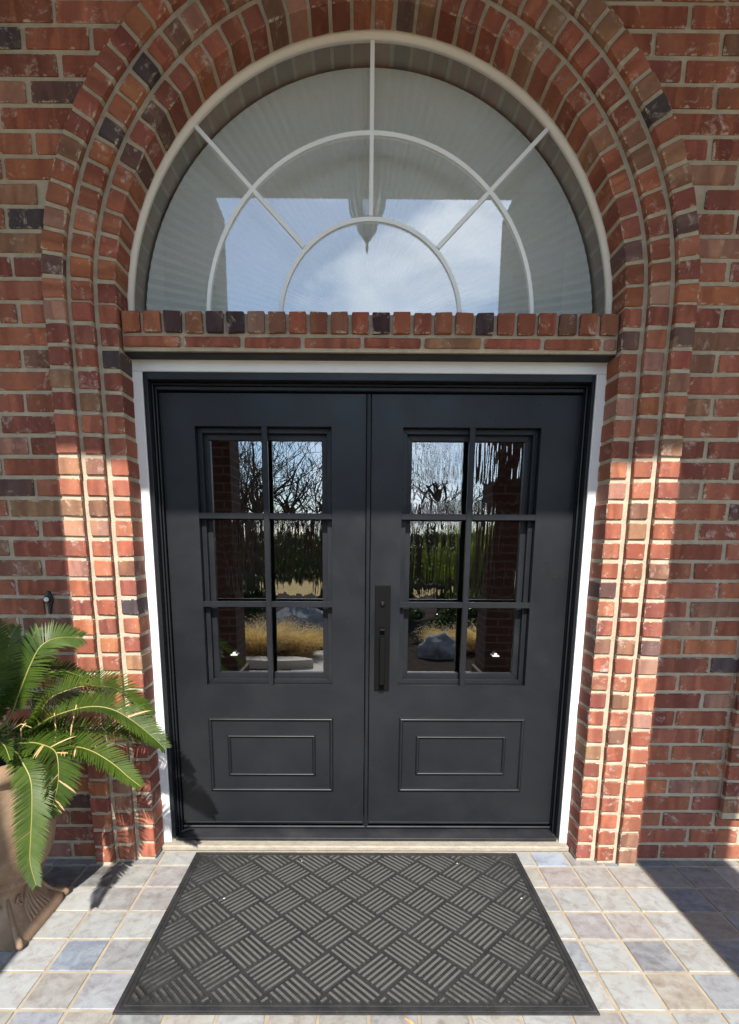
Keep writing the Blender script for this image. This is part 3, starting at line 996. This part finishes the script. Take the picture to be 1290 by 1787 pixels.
# ------------------------------------------------------------------ urn and sago palm
PX, PY = -1.385, -.41
pot = thing('urn_planter', (PX, PY, 0), 'weathered terracotta urn on a square scrolled foot at the left, holding the palm', 'planter')
q = MB()
secs = [(0, .162, 8), (.022, .162, 8), (.028, .156, 8), (.040, .148, 7), (.060, .130, 6), (.090, .114, 5), (.125, .104, 4), (.160, .104, 3), (.185, .112, 2.4)]
NS = 64
V, F = [], []
def superell(r, e, a):
    c_, s_ = math.cos(a), math.sin(a)
    k = (abs(c_) ** e + abs(s_) ** e) ** (-1 / e)
    return r * k * c_, r * k * s_
for z, r_, e in secs:
    for k in range(NS):
        x, y = superell(r_, e, 2 * math.pi * k / NS)
        V.append((PX + x, PY + y, z))
for i in range(len(secs) - 1):
    for k in range(NS): F.append((i * NS + k, i * NS + (k + 1) % NS, (i + 1) * NS + (k + 1) % NS, (i + 1) * NS + k))
q.add(V, F, 0, True)
q.build('foot', m_terra, pot)
for sx in (-1, 1):
    for sy in (-1, 1):
        q = MB()
        dg = lambda r_, e_, z: Vector((PX + sx * superell(r_, e_, math.pi / 4)[0], PY + sy * superell(r_, e_, math.pi / 4)[1], z))
        o_ = Vector((sx, sy, 0)) * .006
        q.tube([dg(.162, 8, .006) + o_, dg(.162, 8, .020) + o_ * 1.5, dg(.160, 8, .031) + o_ * .6, dg(.152, 8, .036) - o_ * .6, dg(.140, 7, .046) - o_ * .4, dg(.122, 5.5, .076), dg(.107, 4.4, .115), dg(.104, 3.4, .150)],
               [.009, .0125, .0125, .0095, .008, .0085, .0075, .004], 8)
        q.build('corner_scroll', m_terra, pot)
q = MB()
def face_pt(side, u, z):
    """point on the foot: side 0 = +x, 1 = -y, 2 = -x, 3 = +y; u across"""
    zs = [s_[0] for s_ in secs]; i = max(k for k in range(len(zs)) if zs[k] <= z); i = min(i, len(zs) - 2)
    f_ = (z - zs[i]) / (zs[i + 1] - zs[i]); r_ = secs[i][1] * (1 - f_) + secs[i + 1][1] * f_ + .002
    return {0: Vector((PX + r_, PY + u, z)), 1: Vector((PX + u, PY - r_, z)), 2: Vector((PX - r_, PY - u, z)), 3: Vector((PX - u, PY + r_, z))}[side]
for side in range(4):
    q = MB()
    for s in (-1, 1):
        for w, top in ((.022, .16), (.042, .15), (.062, .132)):
            q.tube([face_pt(side, s * w * (.35 + .65 * (1 - (z_ / top))), .045 + (top - .045) * z_ / top) for z_ in (0, top * .25, top * .5, top * .75, top)], [.004, .0062, .0065, .006, .003], 6)
        pts = []
        for n_ in range(15):
            a = n_ / 14 * 3.6 * math.pi
            rr = .023 * (1 - n_ / 17)
            pts.append(face_pt(side, s * (.052 + rr * math.cos(a) * .8), .125 + rr * math.sin(a)))
        q.tube(pts, .0038, 5)
    q.tube([face_pt(side, 0, z_) for z_ in (.045, .08, .12, .165)], [.004, .008, .008, .003], 6)
    q.build('acanthus_relief', m_terra, pot)
q = MB()
q.lathe([(.108, .180), (.128, .186), (.150, .196), (.157, .208), (.150, .220), (.146, .224), (.158, .232), (.178, .252), (.192, .285), (.203, .33), (.211, .40), (.2165, .48),
         (.220, .56), (.221, .60), (.223, .612), (.236, .622), (.246, .634), (.251, .652), (.249, .672), (.240, .684), (.226, .688), (.212, .682), (.206, .66), (.204, .60)], (PX, PY, 0), 64)
q.build('bowl', m_terra, pot)
q = MB(); q.lathe([(.204, .632), (.12, .642), (0, .65)], (PX, PY, 0), 32); q.build('soil', m_soil, pot)

palm = thing('sago_palm', (PX, PY, .65), 'sago palm with arching green feather fronds growing in the terracotta urn', 'palm')
q = MB()
prof = []
for k in range(13):
    z = k / 12 * .12; prof.append((.085 * math.sqrt(max(0.02, 1 - (k / 12.5) ** 2.2)) + (.006 if k % 2 else 0), .64 + z))
q.lathe(prof, (PX + .03, PY, 0), 22); q.build('trunk', m_caudex, palm)
def catmull(P, n):
    P = [Vector(p) for p in P]
    out_ = []
    for i in range(len(P) - 1):
        p0, p1, p2, p3 = P[max(i - 1, 0)], P[i], P[i + 1], P[min(i + 2, len(P) - 1)]
        for k in range(n):
            u = k / n
            out_.append(.5 * ((2 * p1) + (-p0 + p2) * u + (2 * p0 - 5 * p1 + 4 * p2 - p3) * u * u + (-p0 + 3 * p1 - 3 * p2 + p3) * u ** 3))
    out_.append(P[-1])
    return out_
rg = random.Random(17)
def frond(P, nrm, ln, vee=.55, bare=.08, dry=0.0, droop=.12, sides=(1, -1)):
    pts = catmull(P, 12)
    D = [0]
    for a, b_ in zip(pts, pts[1:]): D.append(D[-1] + (b_ - a).length)
    T = D[-1]
    q = MB()
    q.tube(pts[::2] + ([pts[-1]] if (len(pts) - 1) % 2 else []), [max(.0012, .0042 * (1 - .75 * i / (len(pts[::2])))) for i in range(len(pts[::2]) + (1 if (len(pts) - 1) % 2 else 0))], 5, 1)
    nrm = Vector(nrm).normalized()
    step_ = .0052
    n_ = int(T * (1 - bare) / step_)
    i = 0
    for k in range(n_ + 1):
        s_ = T * bare + k * step_
        while i < len(D) - 2 and D[i + 1] < s_: i += 1
        f_ = (s_ - D[i]) / max(1e-6, D[i + 1] - D[i])
        p = pts[i].lerp(pts[i + 1], min(f_, 1))
        tg = (pts[i + 1] - pts[i]).normalized()
        sv = tg.cross(nrm)
        if sv.length < .15: sv = tg.cross(Vector((0, -1, .2)))
        sv.normalize()
        up = sv.cross(tg).normalized()
        u = s_ / T
        prof_ = min(1, .45 + 2.6 * (u - bare)) * (1 - max(0, (u - .62) / .38) ** 1.6 * .72)
        fw = .45 + .75 * max(0, u - .35)
        ln_k = ln * .86
        for sd in sides:
            if rg.random() < .02: continue
            l_ = ln_k * prof_ * rg.uniform(.9, 1.06)
            dv = (sv * sd * 1.0 + up * (vee + rg.uniform(-.09, .09)) + tg * (fw + rg.uniform(-.08, .08))).normalized()
            wv_ = dv.cross(up).normalized() * (.0028 if l_ > .05 else .0022)
            g = Vector((0, 0, -1)) * l_ * droop * rg.uniform(.5, 1.4)
            a, m1, m2, e = p, p + dv * l_ * .35 + g * .1, p + dv * l_ * .72 + g * .45, p + dv * l_ + g
            mi = 2 if rg.random() < dry else 0
            q.add([a - wv_ * .6, a + wv_ * .6, m1 - wv_, m1 + wv_, m2 - wv_ * .85, m2 + wv_ * .85, e], [(0, 1, 3, 2), (2, 3, 5, 4), (4, 5, 6)], mi)
    return q.build('frond', [m_leaf, m_rach, m_dry], palm, fix=False)
B = (-1.352, -.41, .735)
frond([B, (-1.284, -.4, .79), (-1.244, -.385, .885), (-1.205, -.37, .98), (-1.168, -.35, 1.052), (-1.126, -.31, 1.075), (-1.065, -.26, 1.068)], (-.15, -1, .25), .125, .25, .25)
frond([B, (-1.29, -.38, .80), (-1.270, -.35, .90), (-1.252, -.32, .99), (-1.236, -.29, 1.06), (-1.222, -.265, 1.105)], (0, -1, .15), .085, .15, .3)
frond([B, (-1.215, -.4, .765), (-1.147, -.378, .860), (-1.093, -.357, .889), (-1.033, -.335, .901), (-.941, -.313, .888), (-.889, -.292, .835), (-.83, -.27, .775)], (-.1, -.25, 1), .135, .55, .12)
frond([B, (-1.211, -.42, .76), (-1.113, -.417, .812), (-.999, -.413, .846), (-.915, -.41, .840), (-.843, -.407, .797), (-.774, -.403, .733), (-.736, -.4, .690)], (-.05, -.45, 1), .115, .6, .12, .02)
frond([B, (-1.209, -.38, .737), (-1.139, -.35, .735), (-1.003, -.32, .722), (-.913, -.29, .690), (-.799, -.26, .640)], (0, -.3, 1), .10, .6, .15)
frond([B, (-1.228, -.42, .72), (-1.113, -.436, .716), (-.993, -.452, .708), (-.903, -.468, .667), (-.839, -.484, .620), (-.79, -.5, .590)], (.15, -.5, 1), .095, .5, .2, .01)
frond([B, (-1.26, -.45, .722), (-1.193, -.46, .732), (-1.134, -.482, .737), (-1.071, -.504, .721), (-1.05, -.526, .678), (-1.049, -.548, .605), (-1.075, -.565, .52)], (.8, -.5, .4), .105, .35, .2, .05)
frond([B, (-1.27, -.46, .722), (-1.19, -.52, .722), (-1.155, -.548, .698), (-1.117, -.575, .645), (-1.104, -.605, .565), (-1.104, -.63, .470), (-1.102, -.65, .395), (-1.078, -.67, .325)], (.5, -1, .35), .085, .35, .22, .0, .05)
frond([B, (-1.339, -.41, .80), (-1.300, -.42, .94), (-1.275, -.43, 1.07), (-1.262, -.44, 1.15)], (.7, -.5, .3), .11, .35, .2)
frond([B, (-1.313, -.5, .745), (-1.25, -.53, .765), (-1.20, -.56, .76), (-1.16, -.60, .725)], (0, -.6, 1), .06, .6, .2)
# fronds on the far and left sides of the crown
for a, el, l_ in ((150, 35, .62), (178, 55, .55), (205, 30, .62), (232, 50, .6), (262, 28, .56), (125, 60, .6), (98, 45, .42), (60, 62, .48), (295, 64, .45)):
    a, e = R(a), R(el)
    pts = [Vector(B)]
    for k in range(1, 7):
        u = k / 6
        ee = e - u * u * 1.5
        pts.append(pts[-1] + Vector((math.cos(a) * math.cos(ee), math.sin(a) * math.cos(ee) * (.6 if math.sin(a) > 0 else 1), math.sin(ee))) * l_ / 6)
    frond(pts, (-math.cos(a) * .4, -math.sin(a) * .4, 1), .11, .5, .15, .01)
for (tip, mid, nr, ln_) in (((-1.08, -.22, .90), (-1.22, -.31, .93), (-.2, -.7, .8), .09), ((-1.05, -.30, .60), (-1.19, -.36, .73), (0, -.4, 1), .09),
                         ((-1.33, -.22, 1.10), (-1.34, -.30, .95), (.1, -1, .3), .11)):
    mB = Vector(B).lerp(Vector(mid), .5) + Vector((0, 0, .03))
    frond([B, mB, mid, Vector(mid).lerp(Vector(tip), .55) + Vector((0, 0, .025)), tip], nr, ln_, .4, .12, .01)
q = MB()
for p0, p1, p2 in (((-1.02, -.43, .86), (-1.04, -.44, .78), (-1.05, -.45, .70)), ((-1.10, -.43, .83), (-1.09, -.45, .76), (-1.10, -.46, .70)), ((-1.25, -.44, .77), (-1.20, -.46, .80), (-1.16, -.47, .79)), ((-1.2, -.47, .74), (-1.19, -.48, .79), (-1.17, -.48, .81))):
    q.tube([p0, p1, p2], [.002, .003, .0015], 4)
q.build('dry_leaflet', m_dry, palm)

# ------------------------------------------------------------------ porch front behind the camera (seen in the glass), ceiling, lantern
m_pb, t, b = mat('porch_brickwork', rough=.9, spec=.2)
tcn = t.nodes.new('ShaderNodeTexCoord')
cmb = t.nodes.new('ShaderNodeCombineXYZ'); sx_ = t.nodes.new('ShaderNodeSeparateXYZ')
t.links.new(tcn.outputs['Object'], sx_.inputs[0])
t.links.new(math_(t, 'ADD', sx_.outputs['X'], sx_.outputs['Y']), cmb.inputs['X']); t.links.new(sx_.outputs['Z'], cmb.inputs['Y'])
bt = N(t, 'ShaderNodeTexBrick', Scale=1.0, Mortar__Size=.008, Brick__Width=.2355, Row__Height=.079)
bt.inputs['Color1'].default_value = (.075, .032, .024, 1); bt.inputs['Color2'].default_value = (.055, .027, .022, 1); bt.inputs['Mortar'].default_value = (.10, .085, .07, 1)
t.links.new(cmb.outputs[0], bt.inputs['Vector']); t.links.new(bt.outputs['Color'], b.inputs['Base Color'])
PYF, PYB, HDR, PW = -2.50, -2.92, 4.235, .42
for s, nm in ((-1, 'left of the two brick porch piers seen reflected in the door glass'), (1, 'right of the two brick porch piers seen reflected in the door glass')):
    q = MB(); x0, x1 = sorted((s * 1.228, s * (1.228 + PW)))
    q.box(x0, x1, PYB, PYF, 0, HDR, .004)
    q.box(x0 - .03, x1 + .03, PYB - .03, PYF + .03, 0, .16, .006)
    o = q.build('porch_pier', m_pb); tag(o, nm, 'pier', 'porch piers in the reflection', 'thing')
q = MB(); q.box(-4.6, 4.6, PYF - .12, PYF, HDR + .001, 4.62)
for s in (-1, 1):
    x0, x1 = sorted((s * 1.66, s * 4.6)); q.box(x0, x1, PYF - .12, PYF, 3.15, HDR)
o = q.build('porch_beam', m_ceil); tag(o, 'pale beam across the front of the porch, seen reflected in the fanlight', 'beam', kind='thing')
q = MB(); q.box(-4.6, 4.6, PYF - .12, .4, 4.63, 4.75); o = struct('porch_ceiling', q, m_ceil)
LX, LY = .004, -1.09
lan = thing('hanging_lantern', (LX, LY, 3.12), 'tapered bronze porch lantern reflected at the middle of the fanlight', 'lantern')
q = MB()
q.lathe([(0, 3.105), (.006, 3.125), (.010, 3.145), (.005, 3.16), (.012, 3.172), (.030, 3.20), (.052, 3.225), (.060, 3.24), (.056, 3.25), (.070, 3.275), (.066, 3.28), (.0, 3.28)], (LX, LY, 0), 20)
q.build('finial', m_metal, lan)
q = MB(); q.lathe([(.068, 3.28), (.100, 3.36), (.108, 3.46), (.104, 3.56), (.09, 3.62)], (LX, LY, 0), 20); q.build('glass_body', m_lglass, lan)
q = MB()
for k in range(6):
    a = k / 6 * 2 * math.pi + .2
    q.tube([(LX + r_ * math.cos(a), LY + r_ * math.sin(a), z) for r_, z in ((.070, 3.27), (.101, 3.34), (.112, 3.46), (.107, 3.56), (.09, 3.63))], .006, 5)
q.lathe([(.112, 3.60), (.118, 3.615), (.09, 3.65), (.05, 3.72), (.02, 3.76), (0, 3.77)], (LX, LY, 0), 20)
q.build('cage', m_metal, lan)
q = MB(); q.tube([(LX, LY, 3.76), (LX, LY, 4.63)], .006, 6); q.build('hanging_rod', m_metal, lan)

# ------------------------------------------------------------------ front garden behind the camera (seen in the glass)
m_ground, t, b = mat('dormant_lawn', rough=1.0, spec=.05)
v = objvec(t, False)
t.links.new(ramp(t, noise(t, v, .6, 8, .7), [(.3, (.26, .19, .085)), (.6, (.38, .29, .14)), (.8, (.30, .27, .12))]), b.inputs['Base Color'])
q = MB(); q.box(-250, 250, -300, .5, -.8, -.19); o = struct('lawn', q, m_ground)
m_mulch, t, b = mat('dark_mulch', rough=1.0, spec=.05)
v = objvec(t, False)
t.links.new(ramp(t, noise(t, v, 26, 6, .75), [(.35, (.010, .008, .006)), (.6, (.032, .025, .02)), (.75, (.16, .14, .12))]), b.inputs['Base Color'])
q = MB()
V = [(-.6 + 7.5 * math.cos(a * math.pi / 24) * (1 + .08 * math.sin(a * .9)), -9.4 + 5.8 * math.sin(a * math.pi / 24) * (1 + .06 * math.cos(a * 1.3)), z) for z in (-.30, -.165) for a in range(48)]
F = [(k, (k + 1) % 48, 48 + (k + 1) % 48, 48 + k) for k in range(48)] + [tuple(range(48, 96))]
q.add(V, F); struct('mulch_bed', q, m_mulch)
m_walk = mat('pale_concrete', (.42, .40, .36), .9, .2)[0]
q = MB(); q.box(-1.1, 1.0, -3.9, -3.302, -.3, -.155, .01)
q.hexa([(-.75, -5.3, -.3), (-.05, -5.6, -.3), (-.9, -3.902, -.3), (.2, -3.902, -.3), (-.75, -5.3, -.158), (-.05, -5.6, -.158), (-.9, -3.902, -.158), (.2, -3.902, -.158)], .01)
struct('garden_path', q, m_walk)
m_rock, t, b = mat('grey_boulder', rough=.9, spec=.2)
v = objvec(t)
t.links.new(ramp(t, noise(t, v, 5, 7, .7), [(.3, (.10, .11, .12)), (.55, (.24, .26, .28)), (.75, (.40, .40, .38))]), b.inputs['Base Color'])
bump(t, b, noise(t, v, 12, 7, .7), .8, .05)
import bmesh
from mathutils import noise as mnoise
def rock(name, loc, dims, seed, m, label, cat):
    bm = bmesh.new(); bmesh.ops.create_icosphere(bm, subdivisions=4, radius=1)
    off = Vector((seed * 7.3, seed * 3.1, 0))
    for v_ in bm.verts:
        k = 1 + .34 * mnoise.fractal(v_.co * 1.1 + off, .9, 2.1, 4)
        v_.co = Vector((v_.co.x * dims[0] * k, v_.co.y * dims[1] * k, max(v_.co.z, -.35) * dims[2] * k))
    me = bpy.data.meshes.new(name); bm.to_mesh(me); bm.free(); me.materials.append(m)
    for p in me.polygons: p.use_smooth = True
    o = bpy.data.objects.new(name, me); COL.objects.link(o); o.location = loc
    return tag(o, label, cat, kind='thing')
rock('boulder', (-.93, -6.3, -.1), (.62, .5, .50), 1, m_rock, 'grey boulder behind the tan grass, reflected in the left door', 'boulder')
rock('boulder', (1.15, -4.95, -.14), (.28, .22, .26), 5, m_rock, 'dark upright garden rock reflected low in the right door', 'boulder')
m_flat = mat('pale_flagstone', (.45, .42, .36), .9, .2)[0]
q = MB()
V = []
for z in (-.22, -.06, -.05):
    for k in range(28):
        a = 2 * math.pi * k / 28
        r_ = 1 + .10 * math.sin(2 * a + 1) + .05 * math.sin(5 * a)
        r_ *= .97 if z > -.055 else 1
        V.append((-1.12 + .46 * r_ * math.cos(a), -4.22 + .17 * r_ * math.sin(a), z))
q.add(V, [(i * 28 + k, i * 28 + (k + 1) % 28, (i + 1) * 28 + (k + 1) % 28, (i + 1) * 28 + k) for i in range(2) for k in range(28)] + [tuple(range(56, 84))])
o = q.build('flagstone', m_flat); tag(o, 'pale flat stone in front of the tan grass, reflected in the left door', 'flagstone', kind='thing')
m_tan = leafmat('dry_grass_blade', (.56, .44, .25), (.70, .58, .37), .2, .9)
def clump(loc, w, h, n_, seed, label):
    r2 = random.Random(seed)
    q = MB()
    for k in range(n_):
        a = r2.uniform(0, 2 * math.pi); rr = w * .35 * math.sqrt(r2.random())
        p = Vector(loc) + Vector((rr * math.cos(a), rr * math.sin(a) * .7, 0))
        lean = r2.uniform(.1, 1.0)
        d = Vector((math.cos(a) * lean, math.sin(a) * lean * .7, r2.uniform(.7, 1.3))).normalized()
        l_ = h * r2.uniform(.6, 1.1)
        m1 = p + d * l_ * .6; e = m1 + (d + Vector((math.cos(a), math.sin(a), -.9)) * .6).normalized() * l_ * .45
        s_ = d.cross(Vector((r2.uniform(-1, 1), r2.uniform(-1, 1), .2))).normalized() * .006
        q.add([p - s_, p + s_, m1 - s_, m1 + s_, e], [(0, 1, 3, 2), (2, 3, 4)])
        for t_ in range(3):
            c = e + Vector((r2.uniform(-.05, .05), r2.uniform(-.05, .05), r2.uniform(-.04, .05)))
            s2 = Vector((r2.uniform(-1, 1), r2.uniform(-1, 1), r2.uniform(-1, 1))).normalized() * .016
            q.add([c, c + s2, c + s2.cross(Vector((0, .6, 1)))], [(0, 1, 2)])
    o = q.build('ornamental_grass', m_tan, fix=False)
    return tag(o, label, 'grass clump', kind='thing')
clump((-1.45, -4.85, -.17), .75, .62, 1500, 1, 'wide tan grass clump behind the flat stone, reflected in the left door')
clump((-.95, -4.95, -.17), .70, .50, 1300, 2, 'lower tan grass clump beside the boulder, reflected in the left door')
clump((1.32, -5.5, -.17), .36, .42, 500, 3, 'small tan grass clump by the dark rock, reflected in the right door')
clump((1.85, -5.3, -.17), .42, .50, 600, 4, 'tan grass clump beside the porch pier, reflected in the right door')
m_shr = leafmat('evergreen_leaf', (.030, .055, .018), (.06, .09, .03), .15)
m_pale = leafmat('pale_green_leaf', (.20, .27, .10), (.33, .38, .18), .5)
m_bark = mat('bare_bark', (.075, .055, .042), .95, .1)[0]
def leafball(name, loc, dims, n_, seed, m, label, cat, sz=.05):
    r2 = random.Random(seed)
    th = thing(name, loc, label, cat)
    q = MB(); q.tube([Vector(loc), Vector(loc) + Vector((.02, 0, dims[2] * 1.1))], [.05 * dims[2], .02], 7); q.build('trunk', m_bark, th)
    q = MB()
    blobs = [(Vector((r2.gauss(0, .42) * dims[0], r2.gauss(0, .42) * dims[1], dims[2] * r2.uniform(.25, 1.75))), r2.uniform(.22, .45)) for _ in range(26)]
    for k in range(n_):
        c0, r_ = r2.choice(blobs)
        dv = Vector((r2.gauss(0, 1), r2.gauss(0, 1), r2.gauss(0, 1))).normalized() * r_ * r2.uniform(.7, 1.05)
        c = Vector(loc) + c0 + Vector((dv.x * dims[0], dv.y * dims[1], dv.z * dims[2]))
        if c.z < loc[2] + .02: continue
        a = Vector((r2.gauss(0, 1), r2.gauss(0, 1), r2.gauss(0, 1))).normalized() * sz
        b_ = a.cross(Vector((r2.gauss(0, 1), r2.gauss(0, 1), r2.gauss(0, 1)))).normalized() * sz * .5
        q.add([c - a, c + b_, c + a, c - b_], [(0, 1, 2, 3)])
    q.build('crown', m, th, fix=False)
    return th
leafball('evergreen_tree', (2.55, -9.5, -.18), (.72, .75, 1.05), 11000, 1, m_pale, 'pale green evergreen on the lawn edge, reflected in the right door', 'tree', .06)
leafball('shrub', (1.75, -6.4, -.17), (.5, .4, .34), 4200, 2, m_shr, 'dark green shrub in front of the lawn, reflected in the right door', 'shrub', .04)
leafball('shrub', (-2.3, -7.0, -.17), (.6, .5, .55), 4200, 3, m_shr, 'glossy dark shrub behind the grass, reflected in the left door', 'shrub', .045)
leafball('shrub', (.4, -8.6, -.17), (.8, .6, .45), 3800, 4, m_shr, 'low dark shrub in the middle of the bed, seen only in the door glass', 'shrub', .05)
q = MB(); r2 = random.Random(8)
for k in range(16000):
    x = r2.uniform(-26, 5.5); h = 2.0 + .9 * mnoise.noise(Vector((x * .5, 0, 3)))
    c = Vector((x, -24 + r2.gauss(0, .9), r2.uniform(-.1, 1) * h))
    a = Vector((r2.gauss(0, 1), r2.gauss(0, 1), r2.gauss(0, 1))).normalized() * .17; b_ = a.cross(Vector((r2.gauss(0, 1), 1, .3))).normalized() * .10
    q.add([c - a, c + b_, c + a, c - b_], [(0, 1, 2, 3)])
o = q.build('hedge', m_shr, fix=False); tag(o, 'long dark hedge far across the lawn, seen only in the door glass', 'hedge', kind='thing')

def bare_tree(loc, h, seed, label):
    r2 = random.Random(seed)
    th = thing('bare_tree', loc, label, 'tree', 'leafless trees in the reflection')
    q = MB(); tk = MB()
    def grow(p, d, l_, r_, depth, mb_):
        n_ = 4
        pts, rad = [p], [r_]
        for k in range(n_):
            d = (d + Vector((r2.gauss(0, .16), r2.gauss(0, .16), r2.gauss(0, .10) + .05))).normalized()
            p = p + d * l_ / n_
            pts.append(p); rad.append(max(.0055, r_ * (1 - .36 * (k + 1) / n_)))
        mb_.tube(pts, rad, 6 if depth < 2 else 3, 0, True, False)
        if depth >= 6 or r_ < .004: return
        for k in range(r2.choice((2, 2, 3, 3)) if depth else 7):
            i = r2.randint(2, n_) if depth else r2.randint(2, n_)
            ax = Vector((r2.gauss(0, 1), r2.gauss(0, 1), r2.gauss(0, .6)))
            nd = (d * r2.uniform(.5, 1.0) + ax.normalized() * r2.uniform(.45, .9) + Vector((0, 0, .12))).normalized()
            grow(pts[i], nd, l_ * r2.uniform(.62, .86), rad[i] * r2.uniform(.5, .72), depth + 1, q)
    grow(Vector(loc), Vector((r2.gauss(0, .05), 0, 1)), h * .24, h * .030, 0, tk)
    tk.build('trunk', m_bark, th, fix=False); q.build('branches', m_bark, th, fix=False)
trees = [((-2.3, -8.6, -.2), 6.6, 1, 'nearest leafless tree, its branches filling the left door glass'), ((-.75, -9.6, -.2), 7.0, 2, 'leafless tree reflected at the right side of the left door glass'),
         ((-4.0, -12.0, -.2), 7.8, 3, 'leafless tree partly hidden behind the left porch pier'), ((1.0, -9.2, -.2), 6.4, 4, 'leafless tree reflected at the left side of the right door glass'),
         ((6.5, -16.0, -.2), 5.6, 5, 'farther leafless tree behind the pale evergreen'), ((2.2, -10.8, -.2), 7.0, 6, 'leafless tree beside the pale evergreen in the right door glass'), ((-2.9, -11.0, -.2), 7.4, 7, 'tallest leafless tree, standing behind the nearest one')]
for a_ in trees: bare_tree(*a_)
